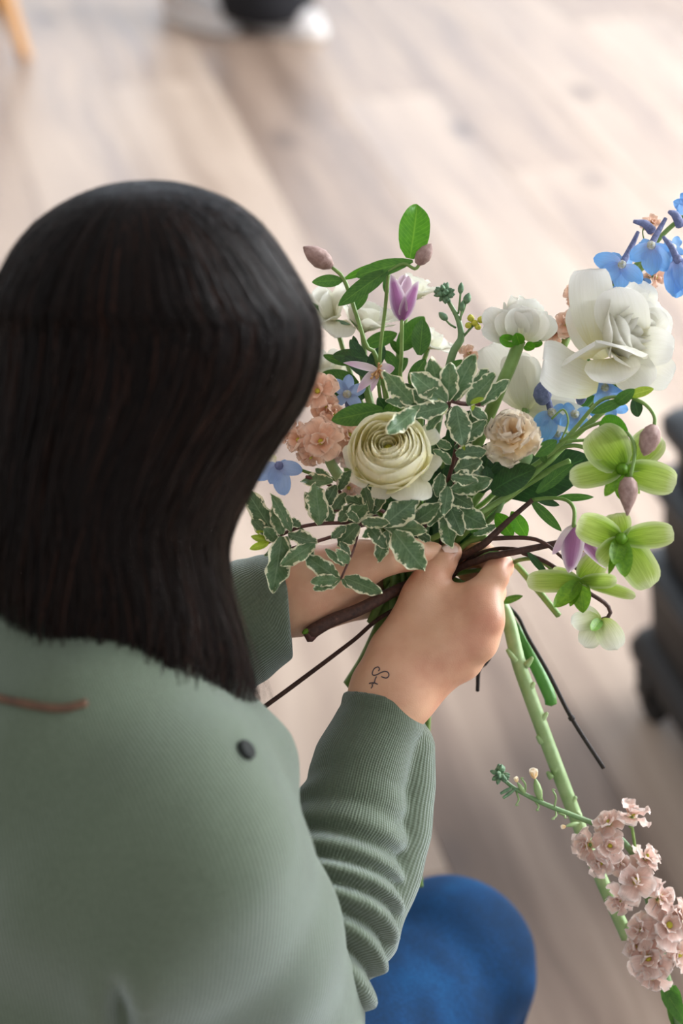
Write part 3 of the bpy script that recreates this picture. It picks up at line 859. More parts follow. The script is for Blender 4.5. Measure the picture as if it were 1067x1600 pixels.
def inner_body(X):
    d = ell_d(X, hp(0, 0.018, -0.008), (H_r, H_u, H_f), (0.071, 0.094, 0.09))
    d = smin(d, cap_d(X, hp(0, -0.03, 0.035), hp(0, -0.088, 0.068), 0.05, 0.024), 0.035)     # jaw and chin
    d = smin(d, cap_d(X, hp(-0.03, 0.0, 0.06), hp(0.03, 0.0, 0.06), 0.024, 0.024), 0.03)     # cheekbones
    d = smin(d, cap_d(X, hp(0, 0.012, 0.084), hp(0, -0.026, 0.099), 0.007, 0.010), 0.012)    # nose
    d = smin(d, cap_d(X, hp(-0.03, 0.024, 0.076), hp(0.03, 0.024, 0.076), 0.009, 0.009), 0.012)
    for s in (-1, 1):
        e = np.linalg.norm(X - NP(hp(0.031 * s, 0.008, 0.09)).astype(np.float32), axis=1) - 0.013
        d = -smin(-d, e, 0.012)                                                              # eye sockets
        d = smin(d, ell_d(X, hp(0.068 * s, -0.008, -0.003), (H_r, H_u, H_f), (0.008, 0.028, 0.017)), 0.006)
    d = smin(d, cap_d(X, hp(-0.014, -0.053, 0.085), hp(0.014, -0.053, 0.085), 0.0065, 0.0065), 0.006)
    d = smin(d, cap_d(X, hp(-0.012, -0.063, 0.083), hp(0.012, -0.063, 0.083), 0.0065, 0.0065), 0.004)
    d = smin(d, cap_d(X, hp(0, -0.05, -0.02), NB, 0.05, 0.052), 0.03)
    d = smin(d, cap_d(X, RS.lerp(LS, 0.15), LS.lerp(RS, 0.15), 0.045, 0.045), 0.05)
    d = smin(d, cap_d(X, NB, T_UP, 0.06, 0.09), 0.05)
    d = smin(d, cap_d(X, T_UP, T_MID, 0.09, 0.085), 0.05)
    d = smin(d, cap_d(X, T_MID, T_LOW, 0.085, 0.09), 0.05)
    for a, b, c in ((RS, R_ELB, R_WR), (LS, L_ELB, L_WR)):
        d = smin(d, cap_d(X, a, b, 0.045, 0.038), 0.03)
        d = smin(d, cap_d(X, b, b.lerp(c, 0.6), 0.036, 0.029), 0.02)
    return d
def bbox(pts, pad):
    a = np.array([NP(p) for p in pts]); return a.min(0) - pad, a.max(0) + pad
lo, hi = bbox([R_ELB.lerp(R_WR, 0.3), P(610, 1180, 1.4), P(800, 1100, 1.39), P(810, 820, 1.50), P(640, 800, 1.47), P(700, 830, 1.36)], 0.014)
VR, FR = surface_nets(hand_right, lo, hi, 0.0014, 3)
lo, hi = bbox([L_ELB.lerp(L_WR, 0.35), P(400, 1000, 1.40), P(710, 850, 1.49), P(710, 990, 1.49), P(560, 830, 1.39)], 0.012)
VL, FL = surface_nets(hand_left, lo, hi, 0.0016, 3)
lo, hi = bbox([hp(0, 0.13, 0), hp(0, 0, 0.12), LS, RS, R_ELB, R_WR, L_ELB, L_WR, T_LOW], 0.1)
VB, FB = surface_nets(inner_body, lo, hi, 0.006, 2)
def union(geos):
    obs = []
    for V, F in geos:
        o = bpy.data.objects.new('tmp', make_mesh('tmp', V, F)); col.objects.link(o); obs.append(o)
    for o in obs[1:]:
        md = obs[0].modifiers.new('u', 'BOOLEAN'); md.operation = 'UNION'; md.object = o; md.solver = 'EXACT'
    me = obs[0].evaluated_get(bpy.context.evaluated_depsgraph_get()).to_mesh()
    V = np.array([v.co[:] for v in me.vertices]); F = [tuple(p.vertices) for p in me.polygons]
    for o in obs: bpy.data.objects.remove(o)
    return V, F
try:
    V, F = union([(VB, FB), (VR, FR), (VL, FL)])
    if len(V) < len(VR) + len(VL): raise ValueError
except Exception as e:
    V = np.vstack([VR, VL, VB]); F = np.vstack([FR, FL + len(VR), FB + len(VR) + len(VL)]).tolist()
flush = np.zeros(len(V))
for p, r, a in ((P(782, 876, 1.402), 0.011, 0.9), (P(752, 935, 1.385), 0.012, 0.55), (P(758, 968, 1.377), 0.011, 0.6), (P(748, 1003, 1.379), 0.01, 0.5), (P(724, 1033, 1.39), 0.01, 0.4), (P(704, 860, 1.412), 0.01, 0.5), (P(728, 850, 1.436), 0.014, 1.0), (P(700, 853, 1.45), 0.014, 1.0)  ):
    flush = np.maximum(flush, a * np.exp(-(np.linalg.norm(V - NP(p), axis=1) / r) ** 2))
body = part('body', V, F, M_SKIN, florist, attrs={'flush': flush})
skin_bvh = BVHTree.FromPolygons(VR.tolist(), FR.tolist())

def hit(bvh, px, py):
    d = (P(px, py, 1.0) - CAM).normalized()
    return bvh.ray_cast(CAM, d)

M_EYEW = plain('eye_white', '#e8e4de', 0.2)
M_IRIS = plain('brown_iris', '#3a2416', 0.15)
for s in (-1, 1):
    v, f = lathe([(0.0001, -0.0115), (0.008, -0.008), (0.0115, 0), (0.008, 0.008), (0.0055, 0.0101), (0.0001, 0.0115)], 16)
    R4 = Matrix((( *H_r, 0), (*H_u, 0), (*H_f, 0), (0, 0, 0, 1))).transposed()
    e = part('eye', v, f, M_EYEW, body, Matrix.Translation(hp(0.031 * s, 0.008, 0.0735)) @ R4)
    v, f = lathe([(0.0001, 0.0120), (0.004, 0.0112), (0.0056, 0.0102)], 16)
    part('iris', v, f[::-1], M_IRIS, body, Matrix.Translation(hp(0.031 * s, 0.008, 0.0737)) @ R4)

# nails: thin curved plates lying on the finger ends
def nail(px, py, tx, ty, L, Wd):
    h = hit(skin_bvh, px, py)
    if h[0] is None: return
    n = h[1]; n = n if n.dot(AX_F) < 0 else -n
    y = (P(tx, ty, 1.42) - P(px, py, 1.42)); y = (y - n * y.dot(n)).normalized(); x = y.cross(n)
    mw = Matrix(((*x, 0), (*y, 0), (*n, 0), (0, 0, 0, 1))).transposed(); mw.translation = h[0] + n * 0.0011
    V = []
    for j in range(7):
        v = j / 6
        w = Wd / 2 * (0.75 + 0.5 * v - 0.3 * v * v) * (1 if 0 < j < 6 else 0.8)
        for i in range(7):
            s = i / 3 - 1
            V.append((s * w, (v - 0.5) * L + (0.0008 * (1 - s * s) if j == 6 else (-0.0008 * (1 - s * s) if j == 0 else 0)), -0.0016 * s * s - 0.0012 * (v - 0.4) ** 2))
    part('thumb_nail', np.array(V), grid_faces(7, 7), M_NAIL, body, mw)
nail(702, 857, 711, 849, 0.011, 0.0096)

# tattoo: fine lines of lettering inked on the wrist, pressed onto the skin
M_INK = plain('tattoo_ink', '#4b4048', 0.6)
def z2(x, y): return (560 + x * 80 / 1067, 1020 + y * 70 / 934)
strokes = [[(415, 380), (440, 345), (425, 305), (390, 297), (330, 330), (297, 390), (290, 445), (325, 470), (400, 448), (470, 410), (550, 388), (610, 405), (635, 455), (615, 505), (565, 525), (475, 495)],
           [(375, 495), (350, 545), (335, 605), (300, 650)], [(222, 640), (270, 625), (330, 625), (370, 640), (400, 655)], [(280, 655), (292, 690), (262, 740)]]
inkV = []
for st in strokes:
    pts = []
    for a in st:
        h = hit(skin_bvh, *z2(*a))
        if h[0] is not None: pts.append(h[0] - (h[0] - CAM).normalized() * 0.0002)
    if len(pts) > 1: inkV.append(tube(pts, 0.00042, 5, n=3 * len(pts)))
if inkV:
    V, F = merge(*inkV)
    tat = part('wrist_tattoo', V, F, M_INK, body); tat['label'] = 'thin dark script tattoo on the wrist'

# ---- sweater
R_SL = [(P(599, 1092, 1.401), 0.0255), (P(594, 1128, 1.399), 0.0275), (P(566, 1195, 1.392), 0.0315), (P(543, 1290, 1.382), 0.0375), (P(500, 1410, 1.362), 0.051), (R_ELB, 0.059)]
R_LOBE = [(P(632, 1125, 1.404), 0.009), (P(634, 1165, 1.405), 0.0155), (P(628, 1230, 1.402), 0.0185), (P(618, 1300, 1.397), 0.02), (P(602, 1370, 1.388), 0.0195), (P(560, 1450, 1.37), 0.03)]
L_SL = [(P(450, 926, 1.42), 0.0235), (P(432, 942, 1.421), 0.033), (P(395, 962, 1.425), 0.0385), (P(320, 1010, 1.435), 0.045), (L_ELB, 0.055)]
UPA = [(R_ELB, 0.062), (R_ELB.lerp(RS, 0.5), 0.068), (RS, 0.072)]
UPL = [(L_ELB, 0.058), (LS, 0.072)]
S_V = (T_UP - T_MID).normalized(); S_V = (S_V - SD * S_V.dot(SD)).normalized(); S_D = SD.cross(S_V)
def sleeve(X, chain, cutdir, fold):
    s0 = 0.0; best = None; acc = 0.0
    for (a, ra), (b, rb) in zip(chain, chain[1:]):
        L = (b - a).length
        d, t = cap_d(X, a, b, ra, rb, True)
        ax = (b - a).normalized()
        rx = (AX_R - ax * AX_R.dot(ax)).normalized(); ry = ax.cross(rx)
        if ry.dot(AX_F) > 0: ry = -ry
        raw = ((X - NP(a).astype(np.float32)) @ NP(b - a).astype(np.float32)) / (L * L)
        rel = X - (NP(a).astype(np.float32) + t[:, None] * NP(b - a).astype(np.float32))
        w = np.exp(-np.maximum(np.abs(raw - 0.5) - 0.5, 0) * L / 0.006) + 1e-9
        acc = acc + w[:, None] * np.stack([np.ones(len(X), np.float32), s0 + np.clip(raw, -0.3, 1.3) * L, rel @ NP(rx).astype(np.float32), rel @ NP(ry).astype(np.float32), ra + t * (rb - ra)], 1)
        best = smin(best, d, 0.012) if s0 else d
        s0 += L
    acc = acc / acc[:, :1]
    arc, side, qy, rad = acc[:, 1], acc[:, 2], acc[:, 3], acc[:, 4]
    ang = np.arctan2(side, qy)
    q = side / rad
    near = np.clip(np.cos(ang) * 1.5, 0, 1)
    if fold:
        s = arc - 0.009 * q * q + 0.007 * q + 0.003 * np.sin(ang * 2.0 + arc * 40)
        env = np.clip((arc - 0.05) / 0.05, 0, 1) * np.clip(np.cos(ang) * 1.6 + 0.9, 0, 1)
        w = 0.5 + 0.5 * np.cos(2 * math.pi * (s / 0.0215 + 0.25 * np.sin(s * 45)))
        best = best + env * (0.0032 + 0.0034 * np.clip((arc - 0.1) / 0.07, 0, 1)) * (1 - 2 * w ** 0.75)
        lobe = chain_d(X, R_LOBE, 0.02)
        best = smin(best, lobe, 0.003)
    else:
        best = best + 0.002 * np.clip((arc - 0.03) / 0.03, 0, 1) * np.sin(arc * 2 * math.pi / 0.03 + 2 * ang) * (0.0 if fold is None else 1.0)
    # hem: a slightly rolled edge and a stitched line behind it
    best = best - 0.0008 * np.exp(-((arc - 0.003) / 0.003) ** 2) + 0.0008 * np.exp(-((arc - 0.012) / 0.0022) ** 2)
    c0 = NP(chain[0][0]).astype(np.float32)
    cutd = (X - c0) @ NP(cutdir).astype(np.float32)
    best = np.where(cutd > -0.08, np.maximum(best, cutd), best)
    return best, arc, ang, rad
R_CUT = (R_WR - P(590, 1170, 1.395)).normalized(); L_CUT = (P(500, 922, 1.421) - P(400, 930, 1.42)).normalized()
def chain_d(X, ch, k=0.02):
    d = None
    for (a, ra), (b, rb) in zip(ch, ch[1:]):
        e = cap_d(X, a, b, ra, rb); d = e if d is None else smin(d, e, k)
    return d
def torso_d(X):
    d = ell_d(X, T_UP, (SD, S_V, S_D), (0.155, 0.175, 0.112))
    d = smin(d, ell_d(X, T_MID, (SD, S_V, S_D), (0.15, 0.2, 0.118)), 0.08)
    d = smin(d, cap_d(X, T_MID, T_LOW, 0.12, 0.135), 0.06)
    d = smin(d, cap_d(X, RS, LS, 0.066, 0.066), 0.05)
    d = smin(d, cap_d(X, NB, T_UP.lerp(NB, 0.5), 0.066, 0.09), 0.05)
    # front placket rising over the chest
    d = smin(d, cap_d(X, P(290, 1150, 1.25), P(365, 1215, 1.24), 0.045, 0.034), 0.03)
    # low folds pulled between shoulder and waist
    a = X @ NP(SD).astype(np.float32); b = X @ NP(S_V).astype(np.float32)
    d = d + 0.005 * np.sin(a * 34 + b * 18 + 1.8 * np.sin(b * 13)) + 0.003 * np.sin(b * 52 - a * 34 + 2 * np.sin(a * 20))
    d = d + 0.016 * np.exp(-(((X - NP(P(186, 1590, 1.14)).astype(np.float32)) @ NP(AX_R).astype(np.float32)) / 0.007) ** 2) * np.clip(((P(188, 1480, 1.13).z - X[:, 2]) / 0.04), 0, 1)
    return d
def torso_sweater(X):
    d = smin(torso_d(X), chain_d(X, UPA), 0.012)
    d = smin(d, chain_d(X, UPL), 0.03)
    d = np.maximum(d, -cap_d(X, NB.lerp(HC, 0.08), NB.lerp(HC, 0.7), 0.057, 0.075))
    return np.maximum(d, 0.5 - X[:, 2])
def right_sleeve(X):
    d = sleeve(X, R_SL, R_CUT, True)[0]
    return np.maximum(d, -cap_d(X, P(592, 1150, 1.397), R_WR + R_CUT * 0.05, 0.021, 0.0235))
def left_sleeve(X):
    d = sleeve(X, L_SL, L_CUT, False)[0]
    return np.maximum(d, -cap_d(X, P(405, 945, 1.421), L_WR + L_CUT * 0.05, 0.0205, 0.0215))
lo, hi = bbox([LS, RS, R_ELB, L_ELB, NB, T_MID, Vector((HIP.x, HIP.y, 0.5))], 0.1)
V, F = surface_nets(torso_sweater, lo, hi, 0.0048, 2)
sw_bvh = BVHTree.FromPolygons(V.tolist(), F.tolist())
X = V.astype(np.float32)
ua = (RS - R_ELB).normalized(); ux = (SD - ua * SD.dot(ua)).normalized(); uy = ua.cross(ux)
rel = X - NP(R_ELB).astype(np.float32)
isu = chain_d(X, UPA) < torso_d(X)
au = np.arctan2(rel @ NP(ux).astype(np.float32), rel @ NP(uy).astype(np.float32))
rel = X - NP(T_MID).astype(np.float32)
at_ = np.arctan2(rel @ NP(SD).astype(np.float32), rel @ NP(S_D).astype(np.float32))
rib = at_ * 0.14; course = X @ NP(S_V).astype(np.float32)
sweater = part('sweater', V, F, M_KNIT, florist, attrs={'rib': rib, 'course': course})
for f, ch, cut, pad, hh, rr_ in ((right_sleeve, R_SL, R_CUT, 0.07, 0.0021, 0.040), (left_sleeve, L_SL, L_CUT, 0.06, 0.0028, 0.036)):
    lo, hi = bbox([c for c, r in ch], pad)
    V, F = surface_nets(f, lo, hi, hh, 2)
    _, arc, ang, rad = sleeve(V.astype(np.float32), ch, cut, None)
    part('sleeve', V, F, M_KNIT, sweater, attrs={'rib': ang * rr_, 'course': arc})
M_BTN = plain('dark_button', '#1c201e', 0.9)
M_STRAP = plain('tan_leather', '#5f3f28', 0.6, noise=0.2, nscale=120, dark='#4a301e')
h = hit(sw_bvh, 383, 1173)
if h[0] is not None:
    n = h[1] if h[1].dot(AX_F) < 0 else -h[1]
    v, f = lathe([(0.0001, 0.0022), (0.003, 0.0018), (0.0052, 0.0026), (0.0062, 0.0018), (0.0062, -0.001), (0.0001, -0.001)], 20)
    part('button', v, f[::-1], M_BTN, sweater, Matrix.Translation(h[0] + n * 0.0008) @ n.to_track_quat('Z', 'Y').to_matrix().to_4x4())
pts = [h[0] + h[1] * 0.001 for h in (hit(sw_bvh, x, y) for x, y in ((-60, 1080), (-20, 1087), (10, 1094), (40, 1100), (75, 1106), (105, 1106), (135, 1098))) if h[0] is not None]
if len(pts) > 3:
    V, F = tube(pts, 0.0024, 8)
    part('neck_strap', V, F, M_STRAP, florist)['label'] = 'tan leather strap round the neck'

# ---- jeans and shoes
R_KN = P(700, 1508, 1.765); L_KN = Vector((-0.135, 1.44, 0.47))
side = Vector((0.82, -0.57, 0))
R_HIP = HIP + side * 0.09 + Vector((0, 0, -0.01)); L_HIP = HIP - side * 0.09 + Vector((0, 0, -0.01))
R_AN, L_AN = Vector((0.135, 1.345, 0.09)), Vector((-0.13, 1.5, 0.09))
def jeans_d(X):
    d = ell_d(X, HIP + Vector((0, 0, -0.005)), (side, hor, (0, 0, 1)), (0.175, 0.125, 0.1))
    for hj, kn, an in ((R_HIP, R_KN, R_AN), (L_HIP, L_KN, L_AN)):
        d = smin(d, cap_d(X, hj, kn, 0.09, 0.066), 0.05)
        d = smin(d, cap_d(X, kn - Vector((0, 0, 0.005)), an, 0.066, 0.05), 0.03)
        d = smin(d, np.linalg.norm(X - NP(kn + Vector((0.0, 0.0, 0.004))).astype(np.float32), axis=1) - 0.066, 0.03)
    d = d + 0.0022 * np.sin(X[:, 0] * 60 + X[:, 1] * 90 + 3 * np.sin(X[:, 2] * 40)) * np.clip((0.5 - X[:, 2]) * 12, 0.15, 1)
    k = NP(R_KN).astype(np.float32)
    g = (X - k) @ NP(Vector((1.0, -0.15, 0.12)).normalized()).astype(np.float32)
    d = d + 0.006 * np.exp(-((g - 0.052) / 0.006) ** 2) * np.clip((k[2] - 0.035 - X[:, 2]) / 0.03, 0, 1)
    return np.maximum(d, 0.055 - X[:, 2])
lo, hi = bbox([HIP, R_KN, L_KN, Vector((0.13, 1.5, 0.02)), R_HIP, L_HIP], 0.13); lo[2] = 0.03
V, F = surface_nets(jeans_d, lo, hi, 0.0055, 2)
X = V
part('jeans', V, F, M_DENIM, florist, attrs={'rib': X[:, 2] * 0.7 + X[:, 0] * 0.4 - X[:, 1] * 0.6})
for an in (R_AN, L_AN):
    a = Vector((an.x, an.y, 0)) - hor * 0.06
    shoe(a, a + hor * 0.26, florist, M_BLACKC)

# ---- hair
def hair_mat():
    m, nt, b, out = mat_new('dark_brown_hair')
    uv = N(nt, 'ShaderNodeUVMap')
    mp = N(nt, 'ShaderNodeMapping'); mp.inputs['Scale'].default_value = (90, 1.6, 1)
    nt.links.new(uv.outputs[0], mp.inputs[0])
    nz = N(nt, 'ShaderNodeTexNoise', i_Scale=1.0, i_Detail=4.0, i_Roughness=0.65)
    nt.links.new(mp.outputs[0], nz.inputs['Vector'])
    c = ramp(nt, nz.outputs[0], [(0.35, '#050303'), (0.55, '#130b08'), (0.78, '#4a2b1d')])
    nt.links.new(c, b.inputs['Base Color'])
    b.inputs['Roughness'].default_value = 0.48
    b.inputs['Specular IOR Level'].default_value = 0.1
    bp = N(nt, 'ShaderNodeBump', i_Strength=0.6, i_Distance=0.003)
    nt.links.new(nz.outputs[0], bp.inputs['Height']); nt.links.new(bp.outputs[0], b.inputs['Normal'])
    return m
M_HAIR = hair_mat()
w0 = (H_u * math.cos(math.radians(28)) - H_f * math.sin(math.radians(28)) - H_r * 0.12).normalized()
pole = HC + w0 * 0.119
RINGS = [(pole, w0, 0.001, 0.001, None), (pole - w0 * 0.006, w0, 0.035, 0.035, None), (pole - w0 * 0.026, w0, 0.068, 0.066, None),
         (pole - w0 * 0.06, w0.lerp(AX_U, 0.3), 0.089, 0.09, None), (P(243, 505, 1.185), w0.lerp(AX_U, 0.7), 0.0972, 0.103, None)]
for y, xl, xr, d, b_ in ((570, -18, 499, 1.186, 0.104), (640, -25, 474, 1.19, 0.1), (720, -32, 417, 1.195, 0.096), (800, -40, 376, 1.20, 0.092), (860, -45, 353, 1.205, 0.089),
                         (960, -38, 372, 1.215, 0.084), (1040, -20, 394, 1.225, 0.078), (1100, 0, 400, 1.235, 0.07)):
    RINGS.append((P((xl + xr) / 2, y, d), AX_U.copy(), (xr - xl) / 2 * d / FPX, b_, y))
NRING = len(RINGS)
def catmull(arr, s):
    n = len(arr); s = min(max(s, 0), n - 1 - 1e-6); i = int(s); t = s - i
    g = lambda k: arr[min(max(k, 0), n - 1)]
    a, b, c, d = g(i - 1), g(i), g(i + 1), g(i + 2)
    return 0.5 * (2 * b + (c - a) * t + (2 * a - 5 * b + 4 * c - d) * t * t + (3 * b - 3 * c + d - a) * t ** 3)
RA = np.array([np.concatenate([NP(c), NP(w), [a, b]]) for c, w, a, b, _ in RINGS])
_fs = np.array([catmull(RA, NRING * i / 240 * (NRING - 1) / NRING) for i in range(241)])
_k = np.exp(-np.linspace(-2, 2, 33) ** 2); _k /= _k.sum()
_pad = np.vstack([np.repeat(_fs[:1], 16, 0), _fs, np.repeat(_fs[-1:], 16, 0)])
_sm = np.stack([np.convolve(_pad[:, c], _k, 'valid') for c in range(_fs.shape[1])], 1)
_bl = np.clip((np.linspace(0, NRING - 1, 241) - 1.0) / 2.0, 0, 1)[:, None]
_fs = _fs * (1 - _bl) + _sm * _bl
def hair_q(t):
    x = min(max(t / (NRING - 1), 0), 1) * 240; i = min(int(x), 239)
    return _fs[i] + (_fs[i + 1] - _fs[i]) * (x - i)
def hair_pt(phi, t, s, ph=0.0):
    q = hair_q(t)
    c, w = Vector(q[:3]), Vector(q[3:6]).normalized()
    A = (AX_R - w * AX_R.dot(w)).normalized(); B = A.cross(w)
    low = max(0.0, (t - 7) / 5)
    phi = phi + 0.12 * low * math.sin(1.6 * t + 2 * phi)
    s = s + low * 0.05 * math.sin(3 * phi + ph + t * 1.1) * math.sin(5 * phi + 1.3)
    return c + A * (q[6] * s * math.cos(phi)) + B * (q[7] * s * math.sin(phi))
def hair_end(phi):
    return NRING - 1 - 0.95 * (1 - math.cos(phi)) * (1.0 if math.sin(phi) > -0.3 else 0.5)
F0, F1 = math.radians(-112), math.radians(-24)
def in_face(phi):
    p = (phi + math.pi) % (2 * math.pi) - math.pi
    return F0 < p < F1
NP_, NT = 96, 46
V, uv = [], []
for j in range(NT):
    for i in range(NP_):
        phi = 2 * math.pi * i / NP_
        te = hair_end(phi) - 0.9
        t = te * j / (NT - 1)
        s = 0.95 + (0.016 * math.sin(11 * phi + 0.25 * t) + 0.012 * math.sin(23 * phi + 1 - 0.3 * t) + 0.008 * math.sin(41 * phi)) * min(1, t / 4)
        V.append(NP(hair_pt(phi, t, s))); uv.append((i / NP_, j / NT))
Fh = []
for j in range(NT - 1):
    for i in range(NP_):
        phi = 2 * math.pi * (i + 0.5) / NP_
        if in_face(phi) and hair_end(phi) * j / (NT - 1) > 3.3: continue
        a, b_ = j * NP_ + i, j * NP_ + (i + 1) % NP_
        Fh.append((a, b_, b_ + NP_, a + NP_))
hr = random.Random(11)
NS = 3600
o = len(V)
for k in range(NS):
    phi0 = hr.uniform(0, 2 * math.pi)
    if in_face(phi0) and hr.random() < 0.75: continue
    t0 = 0.05 + 2.2 * hr.random() ** 1.5
    te = hair_end(phi0) + hr.gauss(-0.25, 0.45) + (0.5 if hr.random() < 0.05 else 0)
    if in_face(phi0): te = min(te, 3.5)
    te = min(te, NRING - 1.02)
    s = hr.uniform(0.955, 1.012) + (hr.uniform(0, 0.03) if hr.random() < 0.08 else 0)
    loose = hr.uniform(0, 0.16) if hr.random() < 0.14 else 0.0
    amp, ph, fr_ = hr.uniform(0.0, 0.05) + loose * 0.6, hr.uniform(0, 6), hr.uniform(0.5, 1.3)
    wdt = hr.uniform(0.0005, 0.0011)
    n = 20
    c = []
    for j in range(n):
        t = t0 + (te - t0) * j / (n - 1)
        c.append((phi0 + amp * math.sin(fr_ * t + ph) * min(1, t / 4), t))
    uo = hr.random()
    for j, (p_, t) in enumerate(c):
        wd = wdt * (1 if j < n - 4 else (n - j) / 4)
        se = s + loose * max(0.0, (t - 6.5) / 6) ** 1.6
        a0 = hair_pt(p_, t, se, 0)
        q = hair_q(t); dphi = wd / max(q[6], 0.02)
        a1 = hair_pt(p_ + dphi, t, se + 0.002 * math.sin(k), 0)
        V.append(NP(a0)); V.append(NP(a1)); uv.append((uo, t / NRING)); uv.append((uo + 0.002, t / NRING))
    for j in range(n - 1):
        a = o + 2 * j
        Fh.append((a, a + 1, a + 3, a + 2))
    o += 2 * n
part('hair', np.array(V), Fh, M_HAIR, florist, uv=uv)

# ---- stool she sits on
M_STOOL = wood_mat('stool_wood', [(0.3, '#a97c4f'), (0.7, '#c59a6a')], sx=40, sy=6, rough=0.45, knots=False)
st = thing('stool', 'round wooden stool under the seated person', 'stool', (HIP.x, HIP.y - 0.02, 0))
v, f = lathe([(0.0001, 0.0), (0.16, 0.0), (0.172, 0.008), (0.175, 0.018), (0.168, 0.03), (0.0001, 0.032)], 32, (HIP.x, HIP.y - 0.02, 0.388))
part('seat', v, f[::1], M_STOOL, st)
for k in range(4):
    a = math.pi / 4 + k * math.pi / 2 + 0.4
    b0 = Vector((HIP.x + 0.11 * math.cos(a), HIP.y - 0.02 + 0.11 * math.sin(a), 0.39)); b1 = Vector((HIP.x + 0.16 * math.cos(a), HIP.y - 0.02 + 0.16 * math.sin(a), 0.004))
    V, F = tube([b0, b1], [0.018, 0.014], 12)
    part('leg', V, F, M_STOOL, st)
# ================================================================== FLOWER PARTS
fr_ = random.Random(21)
def frame(pos, y, zh):
    y = Vector(y).normalized(); z = Vector(zh) - y * Vector(zh).dot(y)
    if z.length < 1e-5: z = y.orthogonal()
    z.normalize(); x = y.cross(z)
    m = Matrix(((*x, 0), (*y, 0), (*z, 0), (0, 0, 0, 1))).transposed(); m.translation = Vector(pos)
    return m

def petal_geo(L, Wd, a=0.5, b=0.45, bend0=0.0, bend=0.0, tip=0.0, cup=0.0, ruf=0.0, rufn=2.0, serr=0.0, wob=0.0, fold=0.0, twist=0.0, nu=7, nv=10, seed=0):
    r = random.Random(seed)
    ph, ph2 = r.uniform(0, 6.28), r.uniform(0, 6.28)
    vm = a / (a + b); wmax = (vm ** a) * ((1 - vm) ** b)
    ts = np.linspace(0, 1, nv); vs = 1 - (1 - ts) ** 1.5
    y = z = 0.0; V, uv = [], []; pv = 0.0
    for j, v in enumerate(vs):
        th = bend0 + bend * v + tip * max(0.0, (v - 0.65) / 0.35) ** 2
        y += math.cos(th) * L * (v - pv); z += math.sin(th) * L * (v - pv); pv = v
        w = max(0.03, (max(v, 0.02) ** a) * (max(1 - v, 0.0) ** b) / wmax) * Wd / 2
        tw = twist * v
        for i in range(nu):
            s = 2 * i / (nu - 1) - 1
            e = abs(s) ** 1.6
            n = cup * s * s * w + fold * abs(s) * w
            n += ruf * Wd * (e * math.sin(rufn * 6.28 * v + ph + (1.7 if s > 0 else 0)) + v ** 4 * 0.7 * math.sin(3.5 * s + ph2))
            jag = 1 + serr * math.sin(v * 40 + ph) * e + wob * math.sin(v * 19 + ph + (2 if s > 0 else 0)) * e
            x = s * w * jag
            yy = y + serr * L * v ** 6 * 0.5 * math.sin(s * 11 + ph2)
            xx, nn = x * math.cos(tw) - n * math.sin(tw), x * math.sin(tw) + n * math.cos(tw)
            V.append((xx, yy - math.sin(th) * nn, z + math.cos(th) * nn)); uv.append(((s + 1) / 2, v))
    return np.array(V), grid_faces(nu, nv), uv

_seed = [100]
def petal(parent, mat, mw, name='petal', **kw):
    _seed[0] += 1
    v, f, uv = petal_geo(seed=_seed[0], **kw)
    return part(name, v, f, mat, parent, mw, uv=uv)

def ring(parent, mat, c, axis, n, elev, L, Wd, phase=0.0, jit=0.12, name='petal', r0=0.0, **kw):
    axis = Vector(axis).normalized(); e1 = axis.orthogonal().normalized(); e2 = axis.cross(e1)
    for k in range(n):
        a = phase + 2 * math.pi * k / n + fr_.uniform(-jit, jit)
        el = elev + fr_.uniform(-jit, jit)
        rad = e1 * math.cos(a) + e2 * math.sin(a)
        d = rad * math.cos(el) + axis * math.sin(el)
        nrm = axis * math.cos(el) - rad * math.sin(el)
        s = fr_.uniform(0.88, 1.1)
        petal(parent, mat, frame(Vector(c) + rad * r0, d, nrm), name, L=L * s, Wd=Wd * s, **kw)

def toward(parent, mat, c, to, ratio, name='petal', face=None, **kw):
    """a petal or leaf grown from point c to point tip, its face turned to face (or to the lens)"""
    d = Vector(to) - Vector(c)
    nrm = face if face is not None else (CAM - Vector(c)).normalized() + Vector((fr_.uniform(-.25, .25), fr_.uniform(-.25, .25), fr_.uniform(-.1, .4)))
    return petal(parent, mat, frame(c, d, nrm), name, L=d.length, Wd=d.length * ratio, **kw)

def cup_petal(parent, mat, c, axis, ang, r, zb, zt, span, curl, drop=0.25, wav=0.0, nu=11, nv=9, tilt=0.0):
    """a petal wrapped round the flower axis: a piece of a bowl with its rim turned in (curl>0) or out (curl<0)"""
    _seed[0] += 1
    q = random.Random(_seed[0]); ph = q.uniform(0, 6.28)
    V, uv = [], []
    for j in range(nv):
        v = j / (nv - 1)
        for i in range(nu):
            s = 2 * i / (nu - 1) - 1
            z = zb + (zt - zb) * v * (1 - drop * abs(s) ** 2.4) + wav * r * v * v * math.sin(4 * s + ph)
            rho = r * (v ** 0.45 if v < 1 else 1) * (1 - curl * max(0, (v - 0.55) / 0.45) ** 2)
            rho *= 1 + 0.05 * abs(s) ** 2 + wav * 0.6 * v * math.sin(5 * s + ph + 1)
            phi = ang + s * span / 2 * (0.55 + 0.45 * math.sin(math.pi * min(1, 0.15 + 0.75 * v)))
            V.append((rho * math.cos(phi), rho * math.sin(phi), z + tilt * rho * math.cos(phi - ang))); uv.append(((s + 1) / 2, v))
    x = Vector(axis).normalized().orthogonal().normalized(); zz = Vector(axis).normalized(); y = zz.cross(x)
    m = Matrix(((*x, 0), (*y, 0), (*zz, 0), (0, 0, 0, 1))).transposed(); m.translation = Vector(c)
    return part('petal', np.array(V), grid_faces(nu, nv), mat, parent, m, uv=uv)

